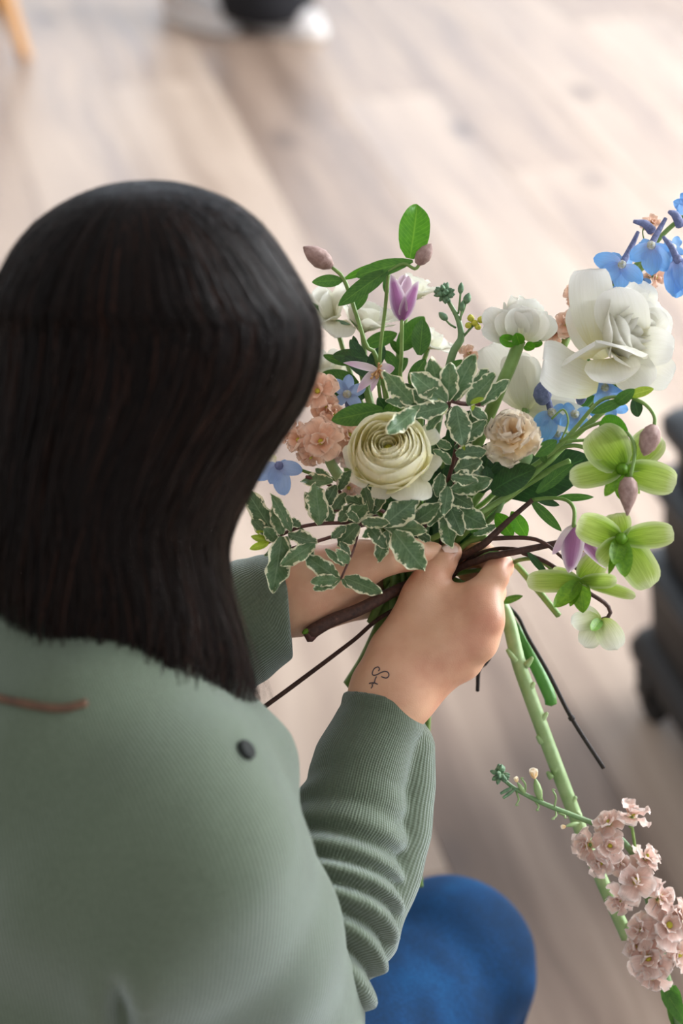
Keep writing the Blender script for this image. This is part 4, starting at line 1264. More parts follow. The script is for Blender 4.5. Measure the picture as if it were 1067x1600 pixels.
def blob(parent, name, mat, base, tip, r, seg=10, shape=((0, .35), (.15, .75), (.4, 1.0), (.7, .8), (.9, .4), (1, .08))):
    b, t = Vector(base), Vector(tip); L = (t - b).length
    v, f = lathe([(r * k, L * s) for s, k in shape], seg)
    return part(name, v, f, mat, parent, Matrix.Translation(b) @ (t - b).to_track_quat('Z', 'Y').to_matrix().to_4x4())

STEMS = []
def stem(parent, pts, r, mat, name='stem', seg=8):
    if name == 'stem':                      # main stems wait until all of them can be packed side by side in the grip
        STEMS.append((parent, [Vector(p) for p in pts], r, mat, seg))
        return None
    V, F = tube([Vector(p) for p in pts], r, seg)
    return part(name, V, F, mat, parent)

BIND = (646, 893, 1.444)
def bj(k=0):
    a, q = k * 2.39996, math.sqrt(((k * 0.618034) % 1.0))
    return P(BIND[0] + 36 * q * math.cos(a), BIND[1], BIND[2] + 0.017 * q * math.sin(a))
TAILS = {3: [(705, 915, 1.482), (770, 930, 1.488), (800, 965, 1.483), (835, 1035, 1.478), (858, 1085, 1.476), (861, 1100, 1.476)],
         16: [(690, 882, 1.470), (730, 868, 1.483), (780, 872, 1.480), (805, 882, 1.468), (840, 922, 1.456), (873, 962, 1.448)],
         2: [(612, 930, 1.45), (592, 978, 1.452), (570, 1030, 1.454), (548, 1072, 1.455)],
         4: [(628, 955, 1.457), (605, 1005, 1.462), (582, 1050, 1.464), (568, 1078, 1.465)],
         1: [(622, 915, 1.436), (602, 940, 1.438), (587, 970, 1.442)],
         50: [(664, 950, 1.466), (668, 1010, 1.488), (670, 1080, 1.505), (664, 1200, 1.53), (652, 1320, 1.56), (657, 1384, 1.58)],
         51: [(682, 888, 1.440), (706, 900, 1.434), (722, 907, 1.430)]}
def tail(k=0):
    if k in TAILS: return [P(*p) for p in TAILS[k]]
    q = random.Random(k * 13 + 5)
    return [P(q.uniform(612, 668), q.uniform(985, 1035), q.uniform(1.452, 1.486))]

def LEAF(parent, p0, p1, ratio=0.45, mat=None, name='leaf', **kw):
    k = dict(a=0.62, b=0.75, fold=0.12, bend=fr_.uniform(-0.5, -0.1), ruf=0.02, nu=7, nv=11); k.update(kw)
    return toward(parent, mat or M_LEAF, P(*p0), P(*p1), ratio, name, **k)

# ------------------------------------------------------------------ cream ranunculus
def shell_petal(parent, mat, c, axis, ang, r, zt, depth, span, lean, tilt):
    """an overlapping scale of the bud: an upright curved strip whose rim leans in over the next one"""
    _seed[0] += 1
    q = random.Random(_seed[0]); ph = q.uniform(0, 6.28); nu, nv = 13, 6
    V, uv = [], []
    for j in range(nv):
        v = j / (nv - 1)
        for i in range(nu):
            s = 2 * i / (nu - 1) - 1
            z = zt - depth * (1 - v) - depth * 0.45 * v * abs(s) ** 2.2 + 0.02 * r * v * math.sin(4 * s + ph)
            rho = r * (0.86 + 0.14 * math.sin(math.pi * 0.5 * min(1, v * 1.6))) - lean * r * v ** 3 + 0.035 * r * s * (1 if q.random() > 2 else 1) + 0.02 * r * math.sin(5 * s + ph) * v
            phi = ang + s * span / 2
            V.append((rho * math.cos(phi), rho * math.sin(phi), z + tilt * rho * math.cos(phi - ang))); uv.append(((s + 1) / 2, 0.25 + 0.75 * v))
    x = Vector(axis).normalized().orthogonal().normalized(); zz = Vector(axis).normalized(); y = zz.cross(x)
    m = Matrix(((*x, 0), (*y, 0), (*zz, 0), (0, 0, 0, 1))).transposed(); m.translation = Vector(c)
    return part('petal', np.array(V), grid_faces(nu, nv), mat, parent, m, uv=uv)
def ranunculus(t, c, axis, R, layers, mat, outer=None, z0=-0.6, dome=0.62):
    for i in range(layers):
        f = (i + 0.6) / layers
        r = R * (0.08 + 0.92 * f)
        n = 3 if i < 4 else (4 if i < layers * 0.65 else 5)
        zt = R * dome * math.sqrt(max(0.04, 1 - (0.88 * f) ** 2.2)) * (1 - 0.25 * math.exp(-(f / 0.16) ** 2))
        for k in range(n):
            a = i * 2.1 + 2 * math.pi * k / n + fr_.uniform(-0.25, 0.25)
            if i < layers - 2:
                shell_petal(t, mat, c, axis, a, r * fr_.uniform(0.94, 1.05), zt * fr_.uniform(0.93, 1.06) + 0.001, R * 0.6, 2 * math.pi / n * 1.6, 0.17 - 0.06 * f, fr_.uniform(-0.13, 0.13))
            else:
                cup_petal(t, mat if outer is None or i < layers - 1 else outer, c, axis, a, r * fr_.uniform(0.97, 1.06), R * z0, zt * fr_.uniform(0.85, 1.0), 2 * math.pi / n * 1.45, 0.1, drop=0.16, wav=0.03)
t = thing('ranunculus', 'large cream yellow ranunculus with tightly swirled petals among variegated leaves', 'flower', bj(1))
rc, ra = P(609, 713, 1.352), C3(-0.1, 0.42, 0.9)
ranunculus(t, rc, ra, 0.0318, 11, M_RAN, M_RAN, dome=0.72)
blob(t, 'flower_eye', M_YEL, rc + ra * 0.004, rc + ra * 0.0145, 0.0042)
for b, tp, w in (((640, 735, 1.362), (640, 790, 1.350), 1.15), ((655, 720, 1.366), (684, 738, 1.355), 1.1), ((600, 745, 1.36), (592, 780, 1.355), 0.9), ((655, 690, 1.368), (682, 672, 1.362), 1.0), ((565, 710, 1.368), (537, 716, 1.362), 1.2), ((570, 735, 1.366), (556, 758, 1.36), 1.0)):
    toward(t, M_RANP, P(*b), P(*tp), w, a=0.45, b=0.33, cup=-0.25, ruf=0.03)
stem(t, [rc - ra * 0.015, P(625, 760, 1.40), P(648, 840, 1.43), bj(1), *tail(1)], [0.003, 0.0028, 0.0028, 0.003, 0.003], M_STEM)

# ------------------------------------------------------------------ white ranunculus seen from the side
t = thing('ranunculus', 'white ranunculus seen from the side on a thick green stem', 'flower', bj(2))
wc, wa = P(816, 512, 1.385), C3(0.18, 0.97, 0.12)
ranunculus(t, wc, wa, 0.0215, 6, M_WHITE, None, z0=-0.42, dome=0.95)
for b, tp, w in (((800, 530, 1.38), (757, 485, 1.372), 0.62), ((805, 530, 1.378), (752, 515, 1.37), 0.5), ((830, 528, 1.376), (868, 500, 1.37), 0.8), ((815, 532, 1.374), (815, 478, 1.366), 1.0), ((822, 532, 1.373), (846, 486, 1.366), 0.95), ((806, 532, 1.373), (786, 486, 1.37), 0.9)):
    toward(t, M_WHITE, P(*b), P(*tp), w, a=0.45, b=0.35, cup=0.35, ruf=0.035)
for b, tp, w in (((805, 536, 1.375), (780, 528, 1.366), 0.6), ((812, 538, 1.37), (806, 520, 1.36), 0.7), ((820, 540, 1.37), (835, 545, 1.362), 0.7), ((822, 538, 1.375), (848, 536, 1.372), 0.5)):
    toward(t, M_LEAFB, P(*b), P(*tp), w, name='sepal', a=0.5, b=0.45, cup=0.4)
stem(t, [P(812, 532, 1.38), P(797, 572, 1.378), P(780, 610, 1.383), P(735, 720, 1.41), P(690, 830, 1.43), bj(2), *tail(2)], [0.0042, 0.0044, 0.0044, 0.004, 0.0035, 0.0034, 0.004, 0.0042, 0.0046, 0.0062], M_STEM)

# ------------------------------------------------------------------ big white garden rose
t = thing('rose', 'big open white rose with ruffled petals under blue delphinium', 'flower', bj(3))
oc, oa = P(978, 520, 1.392), C3(0.62, 0.12, 0.76)
for i in range(6):
    f = (i + 0.5) / 6
    n = 3 if i < 2 else 4
    for k in range(n):
        cup_petal(t, M_ROSE, oc, oa, i * 1.3 + 2 * math.pi * k / n + fr_.uniform(-.25, .25), 0.031 * (0.18 + 0.82 * f), -0.016, 0.021 * math.sqrt(1 - 0.55 * f * f) * fr_.uniform(0.9, 1.1), 2 * math.pi / n * 1.35, 0.3 - 0.42 * f, drop=0.2, wav=0.07)
for b, tp, w, kw in (((935, 545, 1.40), (925, 418, 1.392), 0.56, dict(cup=0.5, tip=-0.4, b=0.22)), ((945, 560, 1.40), (905, 470, 1.398), 0.7, dict(cup=0.4, b=0.35)),
                     ((985, 540, 1.39), (965, 448, 1.365), 0.8, dict(cup=0.3, b=0.3)), ((990, 535, 1.385), (1052, 545, 1.37), 0.9, dict(cup=0.2, tip=-0.6, b=0.35)),
                     ((965, 560, 1.385), (1010, 605, 1.37), 0.95, dict(cup=0.2, tip=-0.5, b=0.3)), ((950, 560, 1.383), (962, 598, 1.36), 1.3, dict(cup=0.25, b=0.3)),
                     ((945, 545, 1.383), (930, 535, 1.36), 2.6, dict(cup=0.4, b=0.35)), ((985, 560, 1.39), (1050, 592, 1.38), 0.8, dict(cup=-0.2, b=0.3)), ((980, 500, 1.40), (1010, 440, 1.395), 0.9, dict(cup=0.2, b=0.35)),
                     ((1000, 520, 1.39), (1040, 490, 1.385), 0.9, dict(cup=0.3, b=0.35)), ((935, 600, 1.388), (838, 566, 1.368), 0.72, dict(cup=-0.15, b=0.16, a=0.35, bend=0.3))):
    toward(t, M_ROSE, P(*b), P(*tp), w, **{**dict(a=0.45, ruf=0.03, nu=9, nv=12), **kw})
for tp in ((925, 600), (985, 612), (900, 560)):
    toward(t, M_LEAF, P(945, 580, 1.405), P(tp[0], tp[1], 1.40), 0.35, name='sepal', a=0.5, b=0.8)
stem(t, [P(950, 572, 1.406), P(944, 590, 1.424), P(915, 632, 1.440), P(840, 720, 1.43), P(740, 830, 1.43), bj(3), *tail(3)], [0.004, 0.0034, 0.0032, 0.003, 0.0035, 0.0045, 0.0046, 0.0048, 0.005, 0.0045], M_STEMG)

t = thing('rose', 'white rose with long loose petals behind the peach carnation', 'flower', bj(4))
lc = P(822, 640, 1.425)
for tp, w, kw in (((757, 540, 1.43), 0.5, dict(tip=-0.5, b=0.3)), ((803, 552, 1.425), 0.62, dict(b=0.25)), ((850, 555, 1.43), 0.65, dict(b=0.3)), ((900, 640, 1.43), 0.7, dict(b=0.35)), ((915, 668, 1.435), 0.5, dict(b=0.35)), ((860, 690, 1.43), 0.8, dict(b=0.35))):
    toward(t, M_WHITE, lc, P(*tp), w, **{**dict(a=0.5, cup=0.3, ruf=0.03, nu=9, nv=12), **kw})
stem(t, [lc, P(770, 740, 1.43), P(700, 840, 1.44), bj(4), *tail(4)], 0.003, M_STEM)

# ------------------------------------------------------------------ white lisianthus behind the clematis
def lisianthus(label, cx, cy, d, axis, R, k, petals=6):
    t = thing('lisianthus', label, 'flower', bj(k))
    c, ax = P(cx, cy, d), C3(*axis)
    ring(t, M_WHITE, c, ax, petals, 0.75, R * 1.25, R * 1.1, a=0.55, b=0.3, bend=-0.5, cup=0.3, ruf=0.04, nu=8)
    ring(t, M_WHITE, c, ax, 4, 1.1, R * 1.0, R * 0.9, phase=0.5, a=0.55, b=0.35, cup=0.4, ruf=0.03)
    ring(t, M_LEAF, c, ax, 4, 0.5, R * 0.8, R * 0.2, name='sepal', a=0.4, b=0.8)
    stem(t, [c, P(cx + (600 - cx) * 0.5, cy + 120, d - 0.01), P(640, 800, 1.44), bj(k), *tail(k)], 0.0018, M_STEM)
lisianthus('white cupped lisianthus bloom tucked against the dark hair', 522, 500, 1.462, (-0.2, 0.75, 0.5), 0.026, 5)
lisianthus('white cupped lisianthus bloom under the arching clematis leaves', 566, 520, 1.452, (0.1, 0.9, 0.35), 0.024, 6)
lisianthus('white lisianthus bloom half hidden behind the upright pink clematis', 640, 470, 1.47, (0.2, 0.8, 0.2), 0.020, 7)
lisianthus('small white lisianthus bloom low behind the serrated dark leaf', 668, 545, 1.462, (0.4, 0.7, 0.3), 0.016, 8, 5)
lisianthus('white lisianthus bloom beside the peach stock at the hair edge', 512, 590, 1.47, (-0.2, 0.5, 0.6), 0.018, 9, 5)

# ------------------------------------------------------------------ peach carnation
t = thing('carnation', 'pale peach carnation with frilled petals beside the variegated leaves', 'flower', bj(10))
cc, ca = P(800, 680, 1.365), C3(-0.25, 0.45, 0.85)
for i in range(6):
    f = i / 5
    ring(t, M_CARN, cc - ca * 0.008, ca, 3 + int(0.8 * i), 1.42 - 1.05 * f, 0.0215, 0.016, phase=i * 0.7, jit=0.22, a=0.75, b=0.16, bend=-0.25, cup=0.25, ruf=0.15, rufn=1.8, serr=0.14, nu=11, nv=10)
blob(t, 'calyx', M_STEMB, P(822, 725, 1.38), P(804, 690, 1.368), 0.008)
stem(t, [P(820, 722, 1.38), P(770, 800, 1.41), P(700, 860, 1.435), bj(10), *tail(10)], 0.002, M_STEMB)

# ------------------------------------------------------------------ stock (peach spikes)
def floret(t, c, axis, mat, s=1.0, open_=1.0):
    axis = Vector(axis).normalized(); c = Vector(c)
    fl = blob(t, 'floret', M_STEM, c - axis * 0.009 * s, c, 0.0026 * s)
    if open_ > 0.5:
        ring(fl, mat, c - axis * 0.002, axis, 4, 0.18, 0.0135 * s, 0.0125 * s, phase=fr_.uniform(0, 6), a=0.6, b=0.22, bend=-0.4, cup=0.1, ruf=0.12, serr=0.08, nu=8, nv=8, jit=0.35)
        ring(fl, mat, c, axis, 4, 0.6, 0.0115 * s, 0.0105 * s, phase=fr_.uniform(0, 6), a=0.6, b=0.22, bend=-0.3, cup=0.2, ruf=0.13, serr=0.08, nu=8, nv=8, jit=0.4)
        ring(fl, mat, c, axis, 3, 1.05, 0.0085 * s, 0.0075 * s, phase=fr_.uniform(0, 6), a=0.6, b=0.3, cup=0.3, ruf=0.12, nu=7, nv=7, jit=0.45)
        blob(fl, 'flower_eye', M_YEL, c, c + axis * 0.004 * s, 0.002 * s, 8)
    else:
        ring(fl, mat, c - axis * 0.002, axis, 5, 1.1, 0.011 * s, 0.009 * s, a=0.5, b=0.35, cup=0.4, nu=6, nv=7, jit=0.15)
    return fl
def bud_cluster(t, c, R, n, mat=M_BUDG):
    c = Vector(c)
    for k in range(n):
        d = Vector((fr_.gauss(0, 1), fr_.gauss(0, 1), fr_.gauss(0, 1) + 0.3)).normalized()
        blob(t, 'bud', mat, c + d * R * 0.25, c + d * R, 0.0016 + 0.0005 * fr_.random(), 7)

t = thing('stock_stem', 'dusty pink stock spike rising beside the knee below the bouquet', 'flower', P(1120, 1760, 1.5))
path = [(782, 1214, 1.424), (806, 1233, 1.425), (848, 1255, 1.427), (900, 1276, 1.43), (953, 1298, 1.434), (983, 1326, 1.437), (998, 1356, 1.44), (1020, 1431, 1.446), (1039, 1525, 1.455), (1061, 1593, 1.465), (1085, 1680, 1.48), (1130, 1860, 1.53)]
stem(t, [P(*p) for p in path] + [P(1160, 2000, 1.6)], [0.0014, 0.0016, 0.0018, 0.002, 0.0022, 0.0024, 0.0026, 0.003, 0.0038, 0.0045, 0.005, 0.005, 0.005], M_STEMB)
bud_cluster(t, P(781, 1210, 1.423), 0.0075, 26)
for b, tp in (((806, 1232), (786, 1247)), ((800, 1230), (782, 1240))):
    stem(t, [P(*b, 1.424), P((b[0] + tp[0]) / 2, (b[1] + tp[1]) / 2, 1.424), P(*tp, 1.423)], [0.0008, 0.0014, 0.001], M_BUDG, 'small_leaf')
for x, y, dx, dy in ((806, 1236, 0, 22), (836, 1252, 2, 14), (866, 1262, -3, -28), (868, 1268, -6, 12), (820, 1240, -6, -24), (872, 1270, 10, 8)):
    b = P(x, y, 1.427); e = P(x + dx, y + dy, 1.423)
    stem(t, [b, b.lerp(e, 0.6) + AX_R * 0.002, e, e + AX_R * 0.002], [0.0007, 0.0008, 0.0006, 0.0004], M_STEMP, 'small_leaf', 6)
fl = blob(t, 'floret', M_STEMP, P(844, 1250, 1.427), P(836, 1216, 1.423), 0.003); stem(fl, [P(848, 1254, 1.427), P(844, 1240, 1.426), P(838, 1222, 1.423)], 0.0009, M_STEM, 'stalk')
ring(fl, M_CARN, P(835, 1217, 1.423), C3(-0.1, 1, 0.2), 5, 1.2, 0.0075, 0.006, a=0.5, b=0.35, cup=0.4)
fl = blob(t, 'floret', M_STEMP, P(820, 1240, 1.425), P(808, 1222, 1.423), 0.0018); ring(fl, M_CARN, P(808, 1222, 1.423), C3(-0.3, 1, 0.2), 4, 1.2, 0.004, 0.003, a=0.5, b=0.35)
fl = blob(t, 'floret', M_STEMP, P(905, 1286, 1.428), P(884, 1291, 1.422), 0.0018); ring(fl, M_CARN, P(884, 1291, 1.422), C3(-1, -0.2, 0.2), 4, 1.2, 0.004, 0.003, a=0.5, b=0.35)
stem(t, [P(996, 1350, 1.44), P(990, 1310, 1.436), P(987, 1290, 1.432)], 0.0011, M_STEM, 'stalk')
for x, y, ax, s in ((988, 1274, (0.1, 0.9, 0.25), 0.95), (950, 1286, (-0.5, 0.7, 0.5), 0.85), (919, 1320, (-0.8, 0.1, 0.5), 0.9), (952, 1322, (0.1, 0.3, 0.95), 0.9), (940, 1347, (-0.5, -0.3, 0.7), 0.9), (968, 1348, (-0.3, -0.4, 0.8), 0.6),
                    (1009, 1340, (0.6, 0.7, 0.4), 0.85), (994, 1377, (-0.05, 0.25, 0.97), 1.25), (970, 1405, (-0.6, -0.5, 0.6), 0.9), (1030, 1403, (0.7, 0.3, 0.6), 1.0), (1043, 1446, (0.3, 0.3, 0.9), 1.25),
                    (1002, 1452, (-0.7, 0.2, 0.6), 0.95), (1014, 1498, (-0.35, 0.2, 0.9), 1.2), (1020, 1524, (-0.3, -0.6, 0.7), 1.0), (1058, 1490, (0.6, -0.1, 0.8), 1.05), (995, 1480, (-0.9, 0.0, 0.3), 0.8), (1060, 1425, (0.8, 0.3, 0.3), 0.9)):
    d = float(np.interp(y, [1270, 1530], [1.43, 1.452]) - 0.012 * ax[2])
    floret(t, P(x, y, d), C3(*ax), M_PINKSTOCK, s * 1.12)
for b, tp in (((1036, 1545), (1080, 1610)), ((1050, 1540), (1062, 1620))):
    LEAF(t, (*b, 1.452), (*tp, 1.46), 0.3, M_LEAF, a=0.4, b=0.7)

# bucket on the floor that the loose stock stands in
M_ZINC = plain('zinc', '#8d9294', 0.4, metal=0.8, noise=0.1, nscale=30, dark='#7c8183')
bk = P(1160, 2000, 1.6)
t = thing('flower_bucket', 'grey zinc bucket on the floor holding the loose stock', 'bucket', (bk.x + 0.03, bk.y, 0))
v, f = lathe([(0.0001, 0.0), (0.085, 0.0), (0.088, 0.004), (0.115, 0.36), (0.119, 0.362), (0.119, 0.368), (0.112, 0.366), (0.085, 0.01), (0.0001, 0.008)], 32, (bk.x + 0.03, bk.y, 0))
part('bucket_body', v, f, M_ZINC, t)
v, f = tube([(bk.x + 0.03 - 0.115, bk.y, 0.34), (bk.x + 0.03 - 0.13, bk.y - 0.05, 0.28), (bk.x + 0.03 - 0.11, bk.y - 0.1, 0.24)], 0.003, 8)
part('handle', v, f, M_ZINC, t)

def stock(label, fls, path, k, rad, stemmat, tailpts=None, mat=M_PEACH, buds=None):
    t = thing('stock_stem', label, 'flower', bj(k))
    stem(t, [P(*p) for p in path] + [bj(k)] + ([P(*p) for p in tailpts] if tailpts else tail(k)), rad, stemmat)
    for x, y, d, ax, s in fls:
        floret(t, P(x, y, d), C3(*ax), mat, s)
    if buds:
        for b in buds: bud_cluster(t, P(*b[:3]), b[3], b[4])
    return t
T1 = [(712, 925, 1.472), (782, 945, 1.470), (815, 1050, 1.464), (870, 1200, 1.465), (925, 1340, 1.47), (980, 1465, 1.475)]
t = stock('peach stock with clustered florets beside the hair, long nubbed green stem below the hands',
      [(502, 690, 1.372, (-0.1, 0.0, 1), 1.15), (470, 688, 1.385, (-0.8, 0.1, 0.6), 1.0), (455, 680, 1.40, (-0.9, 0.3, 0.3), 0.8), (512, 665, 1.385, (0.2, 0.8, 0.5), 0.9), (485, 712, 1.38, (-0.4, -0.7, 0.6), 0.85), (520, 650, 1.39, (0.5, 0.6, 0.5), 0.8)],
      [(500, 690, 1.40), (530, 745, 1.41), (600, 830, 1.435)], 11, [0.003, 0.004, 0.0045, 0.005, 0.0055, 0.0055, 0.0055, 0.0055, 0.0052, 0.005], M_STEMP, T1)
for i, (x, y, dx) in enumerate(((806, 1033, -14), (826, 1078, 9), (846, 1125, 9), (847, 1160, -8), (866, 1205, 8), (862, 1215, -7), (892, 1255, 8), (905, 1275, -8), (932, 1365, -8), (822, 1040, 10), (836, 1100, -7), (978, 1450, 6))):
    sd = float(np.interp(y, [1050, 1200, 1340, 1465], [1.464, 1.465, 1.47, 1.475])) - 0.003
    b = P(x, y, sd); e = P(x + dx, y - abs(dx) * 1.3, sd - 0.001)
    V, F = tube([b, b.lerp(e, 0.5), e], [0.0026, 0.0022, 0.0012], 7)
    part('leaf_scar', V, F, M_STEMP, t)
for b, tp in (((782, 942, 1.458), (815, 930, 1.45)),):
    LEAF(t, b, tp, 0.32, M_LEAF)
stock('peach stock floret cluster against the hair above the pale blue delphinium', [(497, 612, 1.39, (-0.2, 0.2, 0.95), 1.1), (480, 600, 1.41, (-0.7, 0.5, 0.4), 0.9), (510, 635, 1.395, (0.3, -0.4, 0.8), 0.8), (545, 680, 1.40, (0.2, 0.2, 0.9), 0.95)],
      [(500, 620, 1.42), (540, 720, 1.43), (620, 830, 1.445)], 12, [0.0025, 0.003, 0.0035, 0.0035, 0.003], M_STEM)
stock('faded brownish pink stock florets tucked below the cream ranunculus', [(545, 762, 1.39, (-0.1, -0.2, 0.95), 0.75), (535, 690, 1.41, (0.0, 0.3, 0.9), 0.9), (540, 710, 1.405, (0.2, -0.1, 0.9), 0.8)],
      [(535, 700, 1.425), (560, 780, 1.43), (630, 850, 1.445)], 13, 0.003, M_STEM, mat=M_PINKSTOCK)
stock('peach stock florets between the white ranunculus and the big rose', [(885, 508, 1.41, (0.0, 0.6, 0.7), 0.95), (868, 520, 1.415, (-0.5, 0.3, 0.7), 0.8), (898, 462, 1.425, (-0.8, 0.2, 0.4), 0.75), (1022, 432, 1.43, (0.7, -0.3, 0.5), 0.8), (1018, 350, 1.45, (0.2, 0.4, 0.6), 0.6)],
      [(1018, 402, 1.456), (985, 430, 1.458), (900, 480, 1.435), (880, 540, 1.42), (820, 640, 1.43), (720, 800, 1.44)], 14, 0.003, M_STEM)
# stock still in bud
t = stock('green stock tip with tight yellow-green buds standing above the variegated leaves', [(732, 552, 1.398, (0.3, 0.2, 0.9), 0.55)],
      [(700, 470, 1.405), (716, 500, 1.403), (720, 530, 1.40), (705, 560, 1.40), (680, 680, 1.41), (660, 800, 1.43)], 15, [0.0015, 0.002, 0.0026, 0.0028, 0.003, 0.003, 0.003, 0.003], M_STEMB,
      buds=[(695, 458, 1.403, 0.008, 22)])
for b, tp, r in (((716, 490), (720, 450), 0.0022), ((718, 498), (730, 466), 0.0028), ((712, 512), (692, 494), 0.0026), ((718, 505), (722, 478), 0.002)):
    stem(t, [P(*b, 1.403), P((b[0] + tp[0]) / 2, (b[1] + tp[1]) / 2 + 3, 1.401), P(*tp, 1.40)], 0.0008, M_STEMB, 'stalk', 6)
    q = P(*tp, 1.40); blob(t, 'bud', M_BUDG, q - (P(*b, 1.403) - q).normalized() * -0.004, q + (q - P(*b, 1.403)).normalized() * 0.004, r)
stem(t, [P(722, 528, 1.401), P(734, 514, 1.399), P(740, 508, 1.398)], 0.0009, M_STEMB, 'stalk', 6)
for dx, dy in ((0, 0), (8, -4), (-5, -6), (4, 5), (-8, 3)):
    blob(t, 'bud', M_YEL, P(741 + dx, 508 + dy, 1.398), P(742 + dx * 1.5, 500 + dy * 1.5, 1.395), 0.0026)

# ------------------------------------------------------------------ delphinium
def delph_floret(t, c, tips, mat, spur=None, eye=True, d0=0.0):
    c = Vector(c)
    fl = blob(t, 'floret', M_BEE if eye else M_SPUR, c + AX_F * 0.002, c - AX_F * 0.0035, 0.0036, 9)
    for tp in tips:
        toward(fl, mat, c, c + (P(*tp) - c) * 1.14, 0.6, a=0.6, b=0.55, cup=0.2, ruf=0.06, bend=fr_.uniform(-0.6, 0.1), nu=7, nv=9)
    if spur: stem(fl, [c + AX_F * 0.001] + [P(*p) for p in spur], [0.0026, 0.0022, 0.0013], M_SPUR, 'spur', 8)
    return fl
t = thing('delphinium_stem', 'sky blue delphinium spike arching over the big white rose', 'flower', bj(16))
stem(t, [P(1090, 325, 1.418), P(1060, 345, 1.42), P(1036, 366, 1.423), P(1000, 408, 1.428), P(950, 452, 1.43), P(930, 500, 1.435), P(900, 600, 1.44), P(800, 740, 1.445), P(700, 850, 1.45), bj(16), *tail(16)], [0.0018] * 3 + [0.002] * 3 + [0.0024] * 5, M_STEM)
delph_floret(t, P(971, 414, 1.40), [(934, 405, 1.392), (944, 432, 1.392), (970, 449, 1.395), (998, 436, 1.39), (985, 402, 1.41), (955, 400, 1.41)], M_BLUE, [(985, 388, 1.41), (997, 362, 1.412)])
delph_floret(t, P(1017, 384, 1.397), [(989, 402, 1.39), (1018, 424, 1.388), (1040, 418, 1.39), (1042, 392, 1.395), (1000, 378, 1.405)], M_BLUE, [(1026, 366, 1.402), (1040, 341, 1.405)])
delph_floret(t, P(1050, 388, 1.425), [(1036, 402, 1.42), (1050, 408, 1.418), (1066, 396, 1.42), (1062, 372, 1.43), (1040, 376, 1.43)], M_BLUE)
delph_floret(t, P(1058, 405, 1.39), [(1050, 452, 1.388), (1060, 456, 1.385), (1075, 448, 1.385), (1080, 425, 1.39)], M_BLUE, [(1050, 388, 1.39), (1036, 370, 1.392)], False)
delph_floret(t, P(1075, 322, 1.42), [(1058, 318, 1.41), (1068, 306, 1.41), (1085, 310, 1.415), (1082, 338, 1.415), (1063, 330, 1.41)], M_BLUE)
delph_floret(t, P(955, 440, 1.43), [(940, 455, 1.425), (952, 462, 1.425), (965, 456, 1.43)], M_BLUE, None, False)
delph_floret(t, P(1000, 440, 1.43), [(1014, 440, 1.425), (1012, 452, 1.425), (1002, 456, 1.43)], M_BLUE, None, False)
for pts in ([(1018, 360, 1.41), (1008, 350, 1.405), (990, 346, 1.402)], [(1063, 352, 1.41), (1055, 336, 1.405), (1045, 331, 1.402)]):
    stem(t, [P(*p) for p in pts], [0.0036, 0.003, 0.0013], M_SPUR, 'bud', 9)
stem(t, [P(1008, 352, 1.405), P(1004, 362, 1.41), P(1006, 374, 1.415)], 0.0005, M_STEM, 'stalk', 6)
t = thing('delphinium_stem', 'sky blue delphinium florets below the big white rose', 'flower', bj(17))
stem(t, [P(960, 600, 1.43), P(900, 660, 1.432), P(830, 720, 1.435), P(720, 840, 1.445), bj(17), *tail(17)], 0.0022, M_STEM)
for c, tips, sp in (((945, 606, 1.41), [(918, 606, 1.402), (938, 632, 1.40), (972, 600, 1.40), (965, 578, 1.41), (930, 584, 1.41), (985, 612, 1.402)], None),
                    ((952, 632, 1.425), [(928, 645, 1.42), (955, 655, 1.418), (978, 640, 1.42)], None),
                    ((898, 648, 1.412), [(880, 660, 1.405), (892, 672, 1.405), (915, 664, 1.405), (920, 640, 1.41), (884, 632, 1.415)], None),
                    ((862, 645, 1.415), [(838, 660, 1.41), (855, 680, 1.408), (880, 660, 1.41), (878, 634, 1.415)], [(856, 625, 1.42), (850, 605, 1.42)]),
                    ((870, 678, 1.425), [(850, 685, 1.42), (868, 695, 1.42), (886, 688, 1.42), (880, 664, 1.425)], None)):
    delph_floret(t, P(*c), tips, M_BLUE, sp)
blob(t, 'bud', M_SPUR, P(848, 632, 1.415), P(846, 596, 1.41), 0.0068)
blob(t, 'bud', M_SPUR, P(905, 632, 1.415), P(912, 606, 1.412), 0.004)
t = thing('delphinium_stem', 'pale blue delphinium floret between peach stock and open clematis', 'flower', bj(18))
stem(t, [P(542, 618, 1.42), P(570, 720, 1.43), P(630, 840, 1.445), bj(18), *tail(18)], 0.002, M_STEM)
delph_floret(t, P(542, 616, 1.405), [(522, 596, 1.40), (545, 590, 1.40), (566, 606, 1.40), (560, 634, 1.40), (526, 630, 1.40)], M_BLUEP, [(545, 640, 1.415), (550, 660, 1.415)])
delph_floret(t, P(556, 656, 1.415), [(545, 666, 1.41), (562, 668, 1.41), (570, 650, 1.412)], M_BLUEP, None, False)
t = thing('delphinium_stem', 'pale blue delphinium floret hanging by the hair below the peach stock', 'flower', bj(19))
stem(t, [P(440, 722, 1.40), P(480, 738, 1.405), P(540, 760, 1.415), P(620, 850, 1.44), bj(19), *tail(19)], 0.0012, M_STEM)
delph_floret(t, P(436, 728, 1.395), [(398, 742, 1.39), (424, 752, 1.388), (442, 766, 1.388), (466, 734, 1.388), (450, 722, 1.40)], M_BLUEP, None, False)
toward(t, M_WHITE, P(430, 712, 1.40), P(408, 735, 1.395), 0.6)

